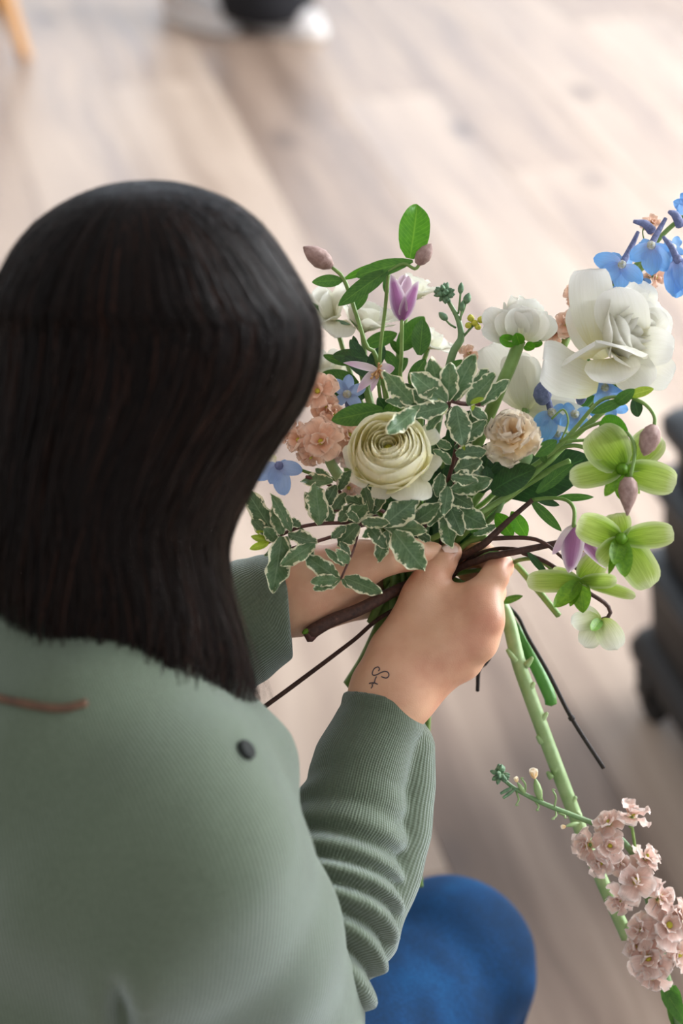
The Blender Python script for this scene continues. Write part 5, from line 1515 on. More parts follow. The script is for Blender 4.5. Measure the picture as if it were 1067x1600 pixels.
# ------------------------------------------------------------------ clematis
t = thing('clematis_vine', 'upright pink clematis with narrow bell of pointed petals', 'flower', bj(20))
cb = P(628, 500, 1.405)
for tp, w, m in (((612, 430, 1.39), 0.36, M_CLEM), ((630, 425, 1.425), 0.36, M_CLEMP), ((652, 440, 1.39), 0.34, M_CLEM), ((638, 428, 1.415), 0.34, M_CLEMP)):
    toward(t, m, cb, P(*tp), w, a=0.45, b=0.75, cup=0.5, bend0=-0.25, bend=0.45, tip=-0.5)
stem(t, [cb, P(627, 560, 1.41), P(626, 600, 1.415), P(640, 760, 1.43), bj(20), *tail(20)], 0.0014, M_STEM)
for b, tp, w in (((655, 555, 1.43), (662, 495, 1.435), 0.5), ((620, 575, 1.43), (600, 545, 1.43), 0.5)):
    LEAF(t, b, tp, w, M_LEAF)

t = thing('clematis_vine', 'arching clematis vine with bright green leaves and brown buds at the top', 'flower', bj(21))
stem(t, [P(607, 424, 1.402), P(602, 480, 1.41), P(594, 560, 1.42), P(600, 640, 1.43), P(635, 800, 1.44), bj(21), *tail(21)], 0.0013, M_STEM)
stem(t, [P(607, 424, 1.402), P(630, 412, 1.40), P(648, 420, 1.40), P(656, 412, 1.40)], 0.0012, M_STEM, 'stalk')
LEAF(t, (640, 404, 1.40), (656, 315, 1.40), 0.56, M_LEAFB, a=0.55, b=0.6, ruf=0.05)
blob(t, 'bud', M_BUD, P(652, 413, 1.40), P(674, 381, 1.397), 0.0058)
LEAF(t, (645, 408, 1.40), (552, 426, 1.398), 0.28, M_LEAF, a=0.7, b=0.6)
LEAF(t, (604, 424, 1.402), (528, 474, 1.395), 0.3, M_LEAF, a=0.55, b=0.7)
LEAF(t, (604, 460, 1.41), (605, 425, 1.415), 0.35, M_LEAF)
t = thing('clematis_vine', 'clematis vine with folded striped bud touching the hair', 'flower', bj(22))
stem(t, [P(516, 416, 1.415), P(537, 436, 1.415), P(556, 490, 1.418), P(572, 540, 1.422), P(590, 570, 1.425), P(620, 760, 1.435), bj(22), *tail(22)], [0.0012, 0.0016, 0.0016, 0.0016, 0.0018, 0.002, 0.002, 0.002], M_STEM)
blob(t, 'bud', M_BUD, P(518, 416, 1.415), P(474, 386, 1.405), 0.0072)
LEAF(t, (535, 438, 1.415), (488, 440, 1.41), 0.42, M_LEAF)
LEAF(t, (538, 436, 1.415), (600, 408, 1.412), 0.2, M_LEAFB)
LEAF(t, (552, 486, 1.42), (576, 450, 1.425), 0.35, M_LEAF)
t = thing('clematis_vine', 'open star-shaped pale pink clematis with tan stamens above the ranunculus', 'flower', bj(23))
oc = P(590, 578, 1.398)
for tp, w in (((537, 566, 1.39), 0.24), ((558, 612, 1.385), 0.3), ((580, 612, 1.388), 0.28), ((617, 575, 1.40), 0.7), ((612, 590, 1.395), 0.4)):
    toward(t, M_CLEMP, oc, P(*tp), w, a=0.5, b=0.8, cup=0.3, tip=-0.3)
for k in range(14):
    e = oc + C3(fr_.uniform(-0.8, 0.5), fr_.uniform(-0.9, 0.4), 1) * fr_.uniform(0.008, 0.012)
    stem(t, [oc, oc.lerp(e, 0.5), e], [0.0005, 0.0005, 0.0009], M_STAMEN, 'stamen', 5)
stem(t, [oc, P(605, 620, 1.42), P(630, 760, 1.435), bj(23), *tail(23)], 0.0013, M_STEM)

# clematis on brown wood pinched in the right hand
t = thing('clematis_vine', 'brown clematis branch pinched between thumb and finger with nodding purple bell', 'flower', P(484, 990, 1.402))
stem(t, [P(484, 990, 1.402), P(506, 975, 1.402), P(560, 951, 1.404), P(605, 925, 1.412), P(650, 900, 1.430), P(690, 882, 1.438), P(715, 868, 1.43), P(740, 854, 1.415), P(765, 839, 1.40), P(800, 808, 1.392), P(832, 781, 1.388)], [0.0052, 0.0048, 0.0046, 0.0042, 0.0036, 0.0032, 0.003, 0.0028, 0.0026, 0.0019, 0.0017], M_TWIG)
V, F = tube([P(480, 984, 1.401), P(487, 1000, 1.401)], [0.0042, 0.0036], 9); part('cut_end', V, F, M_TWIGR, t)
blob(t, 'bud', M_BRACT, P(482, 984, 1.399), P(472, 990, 1.396), 0.002)
stem(t, [P(765, 839, 1.40), P(820, 838, 1.388), P(850, 846, 1.379), P(880, 870, 1.377), P(905, 890, 1.378)], [0.0017, 0.0015, 0.0014, 0.0012, 0.0012], M_TWIG, 'side_twig')
stem(t, [P(832, 781, 1.388), P(858, 778, 1.384), P(884, 781, 1.378), P(897, 796, 1.372), P(896, 824, 1.37)], [0.0015, 0.0013, 0.0013, 0.0014, 0.0014], M_STEM, 'stalk')
nb = P(897, 822, 1.37)
for tp, w, m in (((860, 870, 1.362), 0.3, M_CLEMP), ((890, 903, 1.350), 0.4, M_CLEM), ((948, 892, 1.36), 0.27, M_CLEM), ((915, 890, 1.392), 0.35, M_CLEMP)):
    toward(t, m, nb, P(*tp), w, a=0.4, b=0.85, cup=-0.35, bend0=0.35, bend=-0.6, tip=0.9, ruf=0.03, nv=14)
for k in range(6):
    stem(t, [nb, P(903 + k, 845, 1.37), P(900 + 3 * k, 862, 1.37)], 0.0006, M_STAMEN, 'stamen', 5)
LEAF(t, (830, 782, 1.388), (882, 835, 1.392), 0.22, M_LEAF, a=0.6, b=0.8)
LEAF(t, (868, 778, 1.384), (930, 776, 1.38), 0.2, M_LEAF)
LEAF(t, (836, 778, 1.388), (875, 790, 1.39), 0.3, M_LEAFD)
LEAF(t, (800, 838, 1.395), (775, 800, 1.40), 0.6, M_LEAFB)
LEAF(t, (822, 838, 1.395), (800, 800, 1.39), 0.55, M_LEAFB)
t = thing('clematis_vine', 'clematis stem with hanging mauve buds among the green hellebores', 'flower', bj(24))
stem(t, [P(985, 620, 1.36), P(940, 625, 1.365), P(900, 668, 1.375), P(880, 690, 1.38), P(820, 745, 1.395), P(745, 815, 1.42), P(700, 850, 1.432), bj(24), *tail(24)], [0.0012, 0.0012, 0.0014, 0.0016, 0.0018, 0.002, 0.002, 0.002, 0.002], M_STEM)
stem(t, [P(985, 620, 1.36), P(1008, 632, 1.355), P(1022, 650, 1.35), P(1022, 668, 1.348)], 0.0013, M_STEM, 'stalk')
blob(t, 'bud', M_BUD, P(1022, 665, 1.348), P(1006, 712, 1.344), 0.0075)
stem(t, [P(875, 690, 1.38), P(940, 660, 1.362), P(975, 672, 1.352), P(992, 700, 1.345), P(985, 748, 1.342)], 0.0012, M_STEM, 'stalk')
blob(t, 'bud', M_BUD, P(982, 746, 1.342), P(980, 806, 1.34), 0.0068, shape=((0, .45), (.12, .85), (.35, 1.0), (.6, .75), (.8, .4), (1, .08)))
LEAF(t, (980, 676, 1.35), (935, 655, 1.345), 0.9, M_LEAFB, b=0.45)
LEAF(t, (985, 618, 1.358), (1020, 605, 1.352), 0.45, M_YOUNG, a=0.5, b=0.7)
LEAF(t, (990, 622, 1.36), (1000, 655, 1.365), 0.55, M_LEAFD)
LEAF(t, (975, 625, 1.36), (925, 645, 1.355), 0.3, M_LEAF)
LEAF(t, (960, 632, 1.36), (990, 610, 1.35), 0.5, M_LEAF)
stem(t, [P(876, 690, 1.38), P(888, 660, 1.382), P(880, 640, 1.384), P(862, 655, 1.384)], 0.0007, M_STEM, 'tendril', 6)
stem(t, [P(880, 690, 1.38), P(915, 688, 1.38), P(940, 688, 1.382)], 0.0012, M_STEM, 'stalk')

# ------------------------------------------------------------------ hellebores
def hellebore(label, c, tips, mat, k, path, ratio=0.62, bracts=(), eye=True, smat=None):
    t = thing('hellebore', label, 'flower', P(*path[-1]))
    cc = P(*c)
    for tp in tips:
        w = tp[3] if len(tp) > 3 else ratio
        toward(t, mat, cc, P(*tp[:3]), w, name='sepal', a=0.45, b=0.33, cup=0.22, bend=fr_.uniform(-0.35, 0.1), ruf=0.03, nu=9, nv=11)
    for b in bracts:
        toward(t, M_BRACT, cc, P(*b[:3]), b[3] if len(b) > 3 else 0.35, name='bract', a=0.5, b=0.7, cup=0.3, tip=0.5)
    if eye: blob(t, 'flower_eye', M_BRACT, cc + AX_F * 0.002, cc - AX_F * 0.006, 0.0045)
    stem(t, [P(*p) for p in path], [0.0015] * (len(path) - 2) + [0.0017, 0.0017], smat or M_STEM)
hellebore('lime green hellebore with a mauve bud hanging across it', (972, 733, 1.352), [(890, 748, 1.345, 0.5), (930, 672, 1.345, 0.95), (1035, 676, 1.358, 0.62), (1057, 756, 1.348, 0.6)], M_HELL, 25,
          [(972, 735, 1.357), (940, 712, 1.372), (880, 700, 1.385), (790, 775, 1.408), (700, 852, 1.434), (660, 895, 1.445)], bracts=((945, 778, 1.345, 0.4), (972, 775, 1.342, 0.5), (1000, 772, 1.35, 0.3)))
hellebore('lime green hellebore facing away above the small white one', (970, 842, 1.352), [(902, 818, 1.35, 0.7), (962, 800, 1.358, 0.95), (1054, 832, 1.348, 0.52), (1016, 918, 1.345, 0.68), (935, 880, 1.348, 0.7)], M_HELL, 26,
          [(970, 842, 1.357), (935, 858, 1.372), (870, 850, 1.39), (800, 862, 1.402), (720, 885, 1.438), (660, 905, 1.448)], bracts=((958, 885, 1.338, 0.5), (975, 905, 1.338, 0.45), (950, 900, 1.34, 0.2)))
hellebore('pale rimmed green hellebore below the purple clematis bell', (906, 908, 1.372), [(822, 908, 1.365, 0.42), (940, 870, 1.372, 0.85), (964, 908, 1.362, 0.42), (993, 930, 1.36, 0.24), (862, 890, 1.38, 0.4)], M_HELL, 27,
          [(906, 908, 1.377), (880, 905, 1.388), (850, 880, 1.395), (820, 872, 1.40), (730, 890, 1.442), (660, 905, 1.45)], bracts=((864, 952, 1.36, 0.42), (890, 950, 1.362, 0.3), (911, 960, 1.362, 0.55)), eye=False)
t_h4 = hellebore('small half open white hellebore hanging from a thin brown stem', (938, 968, 1.372), [(912, 948, 1.37, 0.5), (892, 974, 1.362, 0.62), (914, 1008, 1.36, 0.7), (964, 1012, 1.356, 0.72)], M_HELLW, 28,
          [(940, 968, 1.374), (953, 962, 1.374), (948, 945, 1.374), (915, 922, 1.374), (860, 882, 1.39), (818, 866, 1.398), (800, 862, 1.40), (715, 885, 1.432), (600, 955, 1.43), (545, 1005, 1.428), (460, 1070, 1.425), (390, 1121, 1.42)], bracts=((922, 988, 1.354, 0.35),), eye=False, smat=M_TWIG)

# dark twigs and bare stems that the hand gathers in
def bare(name, label, pts, r, mat, nodes=(), cat='stem'):
    t = thing(name, label, cat, P(*pts[-1]))
    stem(t, [P(*p) for p in pts], r, mat)
    for n in nodes:
        c = P(*n[:3]); V, F = tube([c - AX_U * 0.002, c, c + AX_U * 0.002], [n[3] * 0.6, n[3], n[3] * 0.6], 8)
        part('stem_node', V, F, mat, t)
    return t
t = bare('hellebore_stalk', 'thin brown woody stalk lying over the index finger', [(872, 848, 1.388), (835, 856, 1.392), (800, 863, 1.396), (760, 875, 1.412), (716, 886, 1.43), (660, 908, 1.44)], [0.0022, 0.0024, 0.0025, 0.0025, 0.0025, 0.0025], M_TWIG)
LEAF(t, (824, 862, 1.392), (868, 895, 1.396), 0.22, M_LEAFD)
bare('black_twig', 'thin black twig slanting out past the thick green stems', [(664, 897, 1.455), (690, 902, 1.482), (712, 910, 1.497), (765, 928, 1.500), (797, 958, 1.485), (850, 1040, 1.464), (893, 1122, 1.466), (943, 1200, 1.468)], [0.0018, 0.0018, 0.0016, 0.0015, 0.0017, 0.0017], M_BLACK, [(893, 1122, 1.466, 0.0028)])
bare('black_twig', 'short black twig with a bent tip below the knuckles', [(672, 910, 1.468), (700, 945, 1.478), (740, 985, 1.478), (766, 1018, 1.474), (758, 1038, 1.474), (748, 1046, 1.474), (746, 1080, 1.474)], [0.0014, 0.0014, 0.0012, 0.0012, 0.0016, 0.0014], M_BLACK)
t = bare('black_twig', 'dark forked twig showing beside the sweater cuff', [(668, 930, 1.462), (690, 1040, 1.482), (672, 1086, 1.48), (657, 1108, 1.48), (653, 1180, 1.485), (656, 1260, 1.50)], [0.0014, 0.0016, 0.0028, 0.0026, 0.0022, 0.002], M_BLACK)
stem(t, [P(659, 1105, 1.48), P(668, 1090, 1.478), P(663, 1082, 1.476)], [0.0018, 0.0016, 0.001], M_STEM, 'side_twig')

# ------------------------------------------------------------------ variegated pittosporum
def pittosporum(label, k, path, leaves, twigs=(), r=0.0013, young=()):
    t = thing('pittosporum_sprig', label, 'foliage', P(*path[-1]))
    stem(t, [P(*p) for p in path], r, M_TWIGR)
    for tw in twigs: stem(t, [P(*p) for p in tw], 0.0008, M_TWIGR, 'side_twig', 6)
    for lf in leaves:
        bx, by, tx, ty, d = lf[:5]; w = lf[5] if len(lf) > 5 else 0.5
        dz = fr_.uniform(-0.008, 0.008)
        q0, q1 = P(bx, by, d), P(tx, ty, d - 0.003 + dz); q1 = q0 + (q1 - q0) * 1.14
        toward(t, M_PITT, q0, q1, w * 1.05, name='leaf', a=0.62, b=0.72, ruf=0.14, wob=0.09, rufn=fr_.uniform(1.4, 2.2), cup=fr_.uniform(-0.1, 0.35), bend=fr_.uniform(-0.7, 0.3), twist=fr_.uniform(-0.5, 0.5), nu=9, nv=20)
    for lf in young:
        bx, by, tx, ty, d = lf
        toward(t, M_YOUNG, P(bx, by, d), P(tx, ty, d - 0.002), 0.4, name='young_leaf', a=0.6, b=0.7, cup=0.3, fold=0.2)
    return t
END = [(645, 850, 1.43), (655, 895, 1.442)]
pittosporum('long variegated pittosporum sprig reaching left towards the hair', 40, [(418, 848, 1.372), (440, 835, 1.374), (480, 821, 1.377), (540, 817, 1.38), (600, 822, 1.395)] + END,
    [(440, 835, 432, 790, 1.37, .5), (430, 838, 388, 770, 1.374, .36), (425, 842, 398, 812, 1.372, .45), (455, 830, 430, 778, 1.368, .3), (470, 825, 480, 865, 1.368, .4), (450, 835, 492, 848, 1.366, .42), (432, 845, 418, 830, 1.37, .6), (470, 822, 452, 812, 1.372, .6),
     (500, 820, 494, 762, 1.372, .5), (505, 818, 480, 775, 1.378, .4), (520, 818, 505, 790, 1.38, .5), (530, 815, 550, 790, 1.375, .55), (545, 815, 575, 770, 1.38, .45), (440, 838, 430, 918, 1.36, .42), (448, 838, 438, 890, 1.368, .3), (540, 822, 520, 840, 1.372, .5), (560, 815, 545, 800, 1.37, .5)],
    twigs=[[(490, 820, 1.378), (505, 800, 1.38), (535, 798, 1.382)]], young=[(420, 848, 390, 858, 1.368), (422, 846, 392, 838, 1.37), (425, 842, 400, 830, 1.372)])
pittosporum('drooping variegated pittosporum sprig hanging over the left wrist', 41, [(452, 858, 1.37), (480, 850, 1.372), (520, 838, 1.376), (560, 822, 1.385), (605, 820, 1.40)] + END,
    [(455, 855, 420, 862, 1.368, .4), (480, 850, 488, 872, 1.366, .4), (492, 848, 446, 880, 1.362, .38), (545, 880, 528, 862, 1.366, .5), (530, 905, 482, 872, 1.362, .42), (528, 905, 490, 908, 1.36, .45), (532, 905, 495, 920, 1.36, .4), (538, 902, 592, 925, 1.36, .36), (534, 905, 548, 918, 1.362, .5), (545, 870, 535, 850, 1.37, .5), (508, 858, 538, 882, 1.364, .3)],
    twigs=[[(562, 822, 1.38), (552, 860, 1.374), (532, 905, 1.364)]])
pittosporum('variegated pittosporum sprig with broad leaves below the cream ranunculus', 42, [(575, 790, 1.375), (600, 800, 1.385), (630, 825, 1.41)] + END[0:],
    [(600, 820, 648, 782, 1.355, .55), (600, 822, 660, 828, 1.36, .4), (615, 830, 655, 884, 1.352, .55), (605, 830, 592, 875, 1.36, .42), (590, 825, 570, 835, 1.365, .5), (575, 822, 600, 850, 1.362, .45), (580, 800, 570, 762, 1.37, .4), (585, 800, 600, 765, 1.372, .4), (560, 820, 530, 850, 1.37, .6), (590, 800, 545, 780, 1.375, .45), (640, 820, 690, 790, 1.37, .4), (650, 830, 672, 845, 1.38, .45), (620, 800, 645, 775, 1.38, .5), (565, 815, 605, 818, 1.36, .35)])
pittosporum('variegated pittosporum rosette spreading above the cream ranunculus', 43, [(755, 632, 1.372), (725, 631, 1.365), (700, 630, 1.36), (715, 680, 1.38), (690, 780, 1.41)] + END,
    [(698, 628, 648, 588, 1.352, .5), (700, 626, 702, 574, 1.356, .52), (690, 628, 675, 565, 1.362, .45), (706, 626, 735, 562, 1.360, .42), (712, 628, 720, 568, 1.368, .4), (700, 634, 645, 648, 1.350, .42), (690, 630, 640, 615, 1.36, .4), (650, 640, 607, 676, 1.332, .42), (655, 634, 628, 655, 1.34, .4), (645, 630, 605, 590, 1.35, .45), (640, 632, 610, 625, 1.352, .4),
     (712, 634, 722, 690, 1.352, .55), (706, 636, 700, 668, 1.358, .4), (730, 632, 768, 590, 1.36, .45), (735, 630, 758, 580, 1.366, .5), (745, 632, 790, 598, 1.37, .35), (735, 636, 760, 655, 1.36, .5), (690, 640, 670, 668, 1.36, .45), (738, 640, 742, 672, 1.368, .5), (660, 625, 680, 608, 1.35, .4)],
    twigs=[[(700, 630, 1.36), (670, 632, 1.352), (648, 636, 1.348)]], young=[(694, 632, 672, 624, 1.352), (698, 636, 692, 648, 1.352), (735, 630, 756, 622, 1.358), (740, 630, 738, 642, 1.358), (722, 690, 726, 704, 1.355)], r=0.0016)
pittosporum('variegated pittosporum sprig packed between ranunculus and carnation', 44, [(722, 668, 1.372), (715, 720, 1.378), (705, 780, 1.395), (680, 840, 1.42)] + END[1:],
    [(718, 690, 755, 660, 1.366, .5), (712, 710, 754, 706, 1.358, .55), (710, 735, 748, 722, 1.356, .6), (705, 745, 742, 752, 1.354, .62), (705, 765, 762, 752, 1.362, .45), (700, 770, 735, 790, 1.366, .5), (700, 760, 694, 800, 1.358, .5), (705, 725, 686, 705, 1.368, .4), (705, 700, 682, 690, 1.37, .5), (700, 785, 720, 830, 1.375, .5), (695, 790, 672, 815, 1.372, .5), (710, 700, 735, 690, 1.375, .5), (690, 740, 684, 770, 1.37, .5), (695, 800, 705, 850, 1.378, .5), (700, 790, 755, 820, 1.385, .5), (720, 720, 768, 738, 1.372, .45)])
pittosporum('small variegated pittosporum sprig beside the fallen peach florets', 45, [(478, 745, 1.385), (510, 755, 1.388), (560, 790, 1.40), (620, 830, 1.42)] + END[1:],
    [(520, 752, 472, 748, 1.38, .42), (525, 758, 508, 790, 1.382, .5), (515, 756, 500, 735, 1.388, .5), (540, 770, 520, 800, 1.385, .45), (530, 765, 560, 745, 1.39, .4)])

# ------------------------------------------------------------------ broad green leaves of the alstroemeria and rose stems in the middle
def greens(label, k, path, leaves, r=0.0022, mat=M_STEM):
    t = thing('foliage_stem', label, 'foliage', bj(k))
    stem(t, [P(*p) for p in path] + [bj(k), *tail(k)], r, mat)
    for l in leaves: LEAF(t, (l[0], l[1], l[4]), (l[2], l[3], l[4] - 0.004), l[5], l[6], b=l[7] if len(l) > 7 else 0.7)
    return t
greens('leafy stem with broad dark veined leaves right of the carnation', 50, [(890, 720, 1.39), (840, 745, 1.395), (760, 800, 1.41), (700, 850, 1.43)],
       [(792, 772, 922, 712, 1.414, 0.52, M_LEAFD), (768, 768, 832, 698, 1.375, 0.6, M_LEAFD), (765, 765, 760, 728, 1.385, 0.5, M_LEAFD), (838, 770, 895, 722, 1.372, 0.28, M_LEAF), (835, 712, 870, 688, 1.362, 0.5, M_LEAF), (905, 740, 925, 712, 1.395, 0.5, M_LEAFD)])
greens('green stem crossing in front of the broad dark leaves', 51, [(945, 640, 1.39), (880, 697, 1.394), (850, 722, 1.392), (780, 780, 1.398), (730, 815, 1.40)], [(850, 720, 838, 695, 1.388, 0.4, M_LEAF)])
greens('leafy stem with a broad folded leaf above the cream ranunculus', 52, [(600, 640, 1.385), (600, 700, 1.40), (630, 820, 1.43)],
       [(598, 640, 518, 656, 1.37, 0.42, M_LEAF), (600, 660, 625, 625, 1.375, 0.6, M_LEAF), (610, 650, 590, 622, 1.38, 0.6, M_LEAFD), (585, 650, 570, 630, 1.385, 0.6, M_LEAFD)])
greens('leafy stem with bright leaves behind the variegated rosette', 53, [(660, 600, 1.40), (655, 700, 1.41), (650, 820, 1.43)],
       [(650, 625, 690, 575, 1.385, 0.6, M_LEAFB), (640, 600, 664, 560, 1.41, 0.5, M_LEAF), (690, 600, 720, 560, 1.39, 0.45, M_LEAF), (655, 640, 632, 600, 1.40, 0.6, M_LEAFD)])
greens('leafy stem with small dark leaves behind the open clematis', 54, [(560, 560, 1.425), (580, 640, 1.43), (620, 800, 1.44)],
       [(575, 560, 520, 555, 1.42, 0.45, M_LEAFD), (570, 570, 548, 530, 1.425, 0.45, M_LEAFD), (575, 580, 600, 540, 1.43, 0.5, M_LEAFD), (560, 600, 500, 585, 1.425, 0.5, M_LEAF), (580, 590, 540, 555, 1.42, 0.4, M_LEAFD), (585, 600, 640, 560, 1.435, 0.4, M_LEAF), (560, 560, 552, 525, 1.43, 0.35, M_LEAFD), (570, 540, 620, 520, 1.44, 0.45, M_LEAF), (505, 555, 545, 570, 1.44, 0.3, M_LEAF), (570, 620, 520, 610, 1.43, 0.5, M_LEAFD)], 0.0026)
greens('serrated green leaf on a stem behind the upright pink clematis', 55, [(625, 560, 1.45), (630, 700, 1.445)], [(622, 548, 664, 494, 1.445, 0.5, M_LEAF), (628, 555, 610, 530, 1.45, 0.4, M_LEAF)], 0.0016)
greens('dark leaves packed deep in the middle of the bouquet', 56, [(690, 720, 1.41), (680, 800, 1.425)],
       [(690, 800, 660, 730, 1.41, 0.6, M_LEAFD), (690, 800, 735, 730, 1.41, 0.6, M_LEAFD), (680, 840, 740, 790, 1.42, 0.5, M_LEAFD), (660, 840, 610, 790, 1.42, 0.5, M_LEAFD), (690, 760, 700, 680, 1.41, 0.55, M_LEAFD), (750, 770, 768, 690, 1.405, 0.6, M_LEAFD), (700, 700, 745, 640, 1.405, 0.55, M_LEAFD), (620, 800, 570, 740, 1.41, 0.55, M_LEAFD), (660, 860, 640, 800, 1.43, 0.5, M_LEAFD), (720, 850, 760, 810, 1.43, 0.4, M_LEAFD), (640, 700, 650, 620, 1.415, 0.5, M_LEAFD), (760, 740, 800, 700, 1.40, 0.5, M_LEAFD), (560, 700, 540, 650, 1.42, 0.5, M_LEAFD)], 0.003)
greens('leafy stem with small leaves between thumb and branch', 57, [(760, 840, 1.405), (720, 850, 1.42)], [(735, 832, 755, 806, 1.40, 0.5, M_LEAF), (740, 835, 775, 820, 1.402, 0.4, M_PITT)], 0.002)

# ================================================================== STEMS PACKED SIDE BY SIDE
def sdf_grid(f, lo, hi, h=0.002):
    lo, hi = NP(lo), NP(hi)
    n = np.ceil((hi - lo) / h).astype(int) + 1
    g = np.stack(np.meshgrid(*[lo[i] + h * np.arange(n[i]) for i in range(3)], indexing='ij'), -1).reshape(-1, 3).astype(np.float32)
    D = np.concatenate([f(c) for c in np.array_split(g, max(1, len(g) // 300000))]).reshape(n)
    G = np.stack(np.gradient(D, h), -1)
    def look(X):
        q = (X - lo) / h
        ok = np.all((q >= 0) & (q <= n - 1.001), axis=1)
        i = np.clip(q, 0, n - 1.001).astype(int); fr = np.clip(q, 0, n - 1.001) - i
        d = np.zeros(len(X))
        for a in (0, 1):
            for b in (0, 1):
                for c in (0, 1):
                    wt = (fr[:, 0] if a else 1 - fr[:, 0]) * (fr[:, 1] if b else 1 - fr[:, 1]) * (fr[:, 2] if c else 1 - fr[:, 2])
                    d += wt * D[i[:, 0] + a, i[:, 1] + b, i[:, 2] + c]
        g = G[i[:, 0], i[:, 1], i[:, 2]]
        g = g / (np.linalg.norm(g, axis=1)[:, None] + 1e-9)
        return np.where(ok, d, 1.0), g
    return look
def hands_d(X): return np.minimum(hand_right(X), hand_left(X))
hand_look = sdf_grid(hands_d, *bbox([P(440, 1120, 1.38), P(820, 1120, 1.42), P(440, 820, 1.38), P(820, 820, 1.52), P(640, 1120, 1.52), P(440, 820, 1.52)], 0.01))

S_ID, S_X, S_R, S_W, S_SPAN = [], [], [], [], []
o = 0
for k, (parent, pts, r, mat, seg) in enumerate(STEMS):
    c = spline(pts, 240)
    L = np.concatenate([[0], np.cumsum(np.linalg.norm(np.diff(c, axis=0), axis=1))])
    n = max(8, int(L[-1] / 0.0042))
    t = np.linspace(0, L[-1], n)
    X = np.stack([np.interp(t, L, c[:, i]) for i in range(3)], 1)
    u = np.interp(t, L, np.linspace(0, 1, 240))
    R = np.interp(u, np.linspace(0, 1, len(r)), r) if hasattr(r, '__len__') else np.full(n, r)
    db = np.linalg.norm(X - NP(P(*BIND)), axis=1)
    near = np.clip((0.10 - db) / 0.045, 0, 1)
    fixed = parent.name.startswith('pittosporum') or parent.name in ('stock_stem', 'stock_stem.001')
    w = np.maximum(near, 0.0 if fixed else 0.7)
    w = w * np.clip((t - 0.004) / 0.02, 0, 1)          # the bloom end stays where the bloom is
    if parent.name == 'stock_stem': w = w * 0
    S_SPAN.append((o, o + n)); o += n
    S_ID.append(np.full(n, k)); S_X.append(X); S_R.append(R); S_W.append(w)
S_ID, S_X, S_R, S_W = np.concatenate(S_ID), np.vstack(S_X), np.concatenate(S_R), np.concatenate(S_W)
X0 = S_X.copy(); X = S_X.copy(); FIRST = np.zeros(len(X), bool); LAST = np.zeros(len(X), bool)
for a, b in S_SPAN: FIRST[a] = True; LAST[b - 1] = True
from mathutils.kdtree import KDTree
prv = np.where(FIRST, np.arange(len(X)), np.arange(len(X)) - 1); nxt = np.where(LAST, np.arange(len(X)), np.arange(len(X)) + 1)
pi = pj = None
ITER = 340
for it in range(ITER):
    if it % 12 == 0:
        kd = KDTree(len(X))
        for q in range(len(X)): kd.insert(X[q], q)
        kd.balance()
        pp = [(q, e[1]) for q in range(len(X)) for e in kd.find_range(X[q], 0.018) if S_ID[e[1]] != S_ID[q] and not LAST[e[1]]]
        pi, pj = np.array([p[0] for p in pp]), np.array([p[1] for p in pp])
    A, B = X[pj], X[nxt[pj]]
    ab = B - A
    t = np.clip(np.einsum('ij,ij->i', X[pi] - A, ab) / (np.einsum('ij,ij->i', ab, ab) + 1e-12), 0, 1)
    v = X[pi] - (A + t[:, None] * ab)
    d = np.linalg.norm(v, axis=1)
    need = S_R[pi] + S_R[pj] + 0.0007
    m = d < need
    D = np.zeros_like(X); Cn = np.zeros(len(X))
    if m.any():
        i, j = pi[m], pj[m]
        dirn = np.where(d[m][:, None] > 1e-5, v[m] / (d[m][:, None] + 1e-9), NP(AX_F))
        push = (need[m] - d[m])[:, None] * dirn
        wi, wj = S_W[i], np.maximum(S_W[j], S_W[nxt[j]])
        tot = wi + wj + 1e-6
        np.add.at(D, i, push * (wi / tot)[:, None]); np.add.at(Cn, i, 1)
        np.add.at(D, j, -push * (wj / tot * (1 - t[m]))[:, None]); np.add.at(Cn, j, 1 - t[m])
        np.add.at(D, nxt[j], -push * (wj / tot * t[m])[:, None]); np.add.at(Cn, nxt[j], t[m])
    D = D / np.maximum(Cn, 1)[:, None]
    hd, hg = hand_look(X)
    hin = np.maximum(S_R - 0.0004 - hd, 0)
    D = D * 0.9 + hg * (hin * 0.9)[:, None]
    X = X + D * (S_W > 0.02)[:, None]
    disp = X - X0
    for _ in range(2 if it < ITER - 40 else 1):
        sm = (disp[prv] + 2 * disp + disp[nxt]) / 4
        disp = disp + (sm - disp) * (0.5 if it < ITER - 40 else 0.15)
    disp *= np.clip(S_W * 1.4, 0, 1)[:, None] if it < ITER - 10 else 1
    X = X0 + disp
for k, (parent, pts, r, mat, seg) in enumerate(STEMS):
    a, b = S_SPAN[k]
    V, F = tube([Vector(p) for p in X[a:b]], S_R[a:b], seg, n=b - a)
    part('stem', V, F, mat, parent)
    # leaves, buds and side stalks go along with the stem that carries them
    for ch in list(parent.children):
        if ch.name.split('.')[0] == 'stem': continue
        me = ch.data
        p = NP(W[ch.name] @ me.vertices[0].co) if len(me.vertices) else None
        dd = np.linalg.norm(X0[a:b] - p, axis=1); q = int(dd.argmin())
        if dd[q] < 0.006:
            sh = Matrix.Translation(Vector((X - X0)[a + q]))
            def move(ob):
                W[ob.name] = sh @ W[ob.name]
                for c2 in ob.children: move(c2)
            move(ch)
            ch.matrix_basis = W[parent.name].inverted() @ W[ch.name]

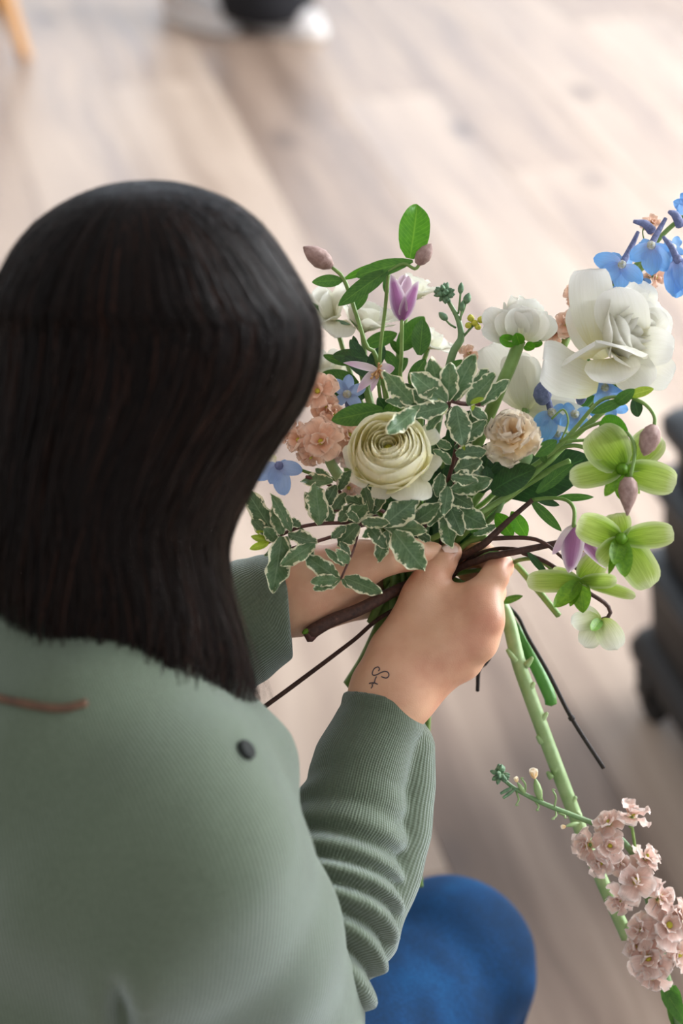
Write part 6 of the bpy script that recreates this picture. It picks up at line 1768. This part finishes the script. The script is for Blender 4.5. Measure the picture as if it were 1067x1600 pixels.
# ================================================================== LEAVES AND PETALS TURNED CLEAR OF THEIR NEIGHBOURS
def thing_of(ob):
    while ob.parent is not None: ob = ob.parent
    return ob
LIST = []
for ob in list(col.objects):
    if ob.type != 'MESH' or ob.name.split('.')[0] in ('hair', 'sweater', 'sleeve', 'jeans', 'shoe', 'sole', 'plank', 'seat', 'leg'): continue
    rt = thing_of(ob)
    if rt.get('kind') == 'structure' or rt.get('category') in ('chair', 'trolley', 'stool', 'bucket'): continue
    co = np.empty(len(ob.data.vertices) * 3); ob.data.vertices.foreach_get('co', co); co = co.reshape(-1, 3)
    LIST.append([ob, rt.name, co, [tuple(p.vertices) for p in ob.data.polygons]])
def world_co(M, co):
    A = np.array(M); return co @ A[:3, :3].T + A[:3, 3]
LO, HI, TREE = np.empty((len(LIST), 3)), np.empty((len(LIST), 3)), []
for i, (ob, rn, co, fc) in enumerate(LIST):
    wv = world_co(W[ob.name], co); LO[i], HI[i] = wv.min(0), wv.max(0)
    TREE.append(BVHTree.FromPolygons(wv.tolist(), fc))
RN = np.array([l[1] for l in LIST])
def clash(i, tree, lo, hi):
    nb = np.where((RN != LIST[i][1]) & np.all(LO <= hi, axis=1) & np.all(HI >= lo, axis=1))[0]
    return sum(len(tree.overlap(TREE[j])) for j in nb)
deg = math.radians
CAND = [(0, 0, 0, 1.0)] + [(x, 0, 0, 1.0) for x in (8, -8, 16, -16, 26, -26)] + [(0, 0, z, 1.0) for z in (9, -9, 18, -18)] + [(0, y, 0, 1.0) for y in (20, -20, 40, -40)] + \
       [(x, 0, z, 0.92) for x in (14, -14) for z in (12, -12)] + [(x, y, 0, 0.88) for x in (20, -20) for y in (30, -30)] + [(x, 0, 0, 0.78) for x in (0, 30, -30)]
for sweep in range(2):
    for i, (ob, rn, co, fc) in enumerate(LIST):
        if ob.name.split('.')[0] not in ('leaf', 'young_leaf', 'petal', 'sepal', 'bract'): continue
        n0 = clash(i, TREE[i], LO[i], HI[i])
        if n0 == 0: continue
        best = (n0, None)
        for q, (rx, ry, rz, sc) in enumerate(CAND[1:], 1):
            M = W[ob.name] @ Matrix.Rotation(deg(rx), 4, 'X') @ Matrix.Rotation(deg(ry), 4, 'Y') @ Matrix.Rotation(deg(rz), 4, 'Z') @ Matrix.Scale(sc, 4)
            wv = world_co(M, co); lo, hi = wv.min(0), wv.max(0)
            tr = BVHTree.FromPolygons(wv.tolist(), fc)
            n = clash(i, tr, lo, hi)
            if n < best[0]:
                best = (n, M, lo, hi, tr)
                if n == 0: break
        if best[1] is not None:
            W[ob.name] = best[1]; LO[i], HI[i], TREE[i] = best[2], best[3], best[4]
            ob.matrix_basis = W[ob.parent.name].inverted() @ best[1]
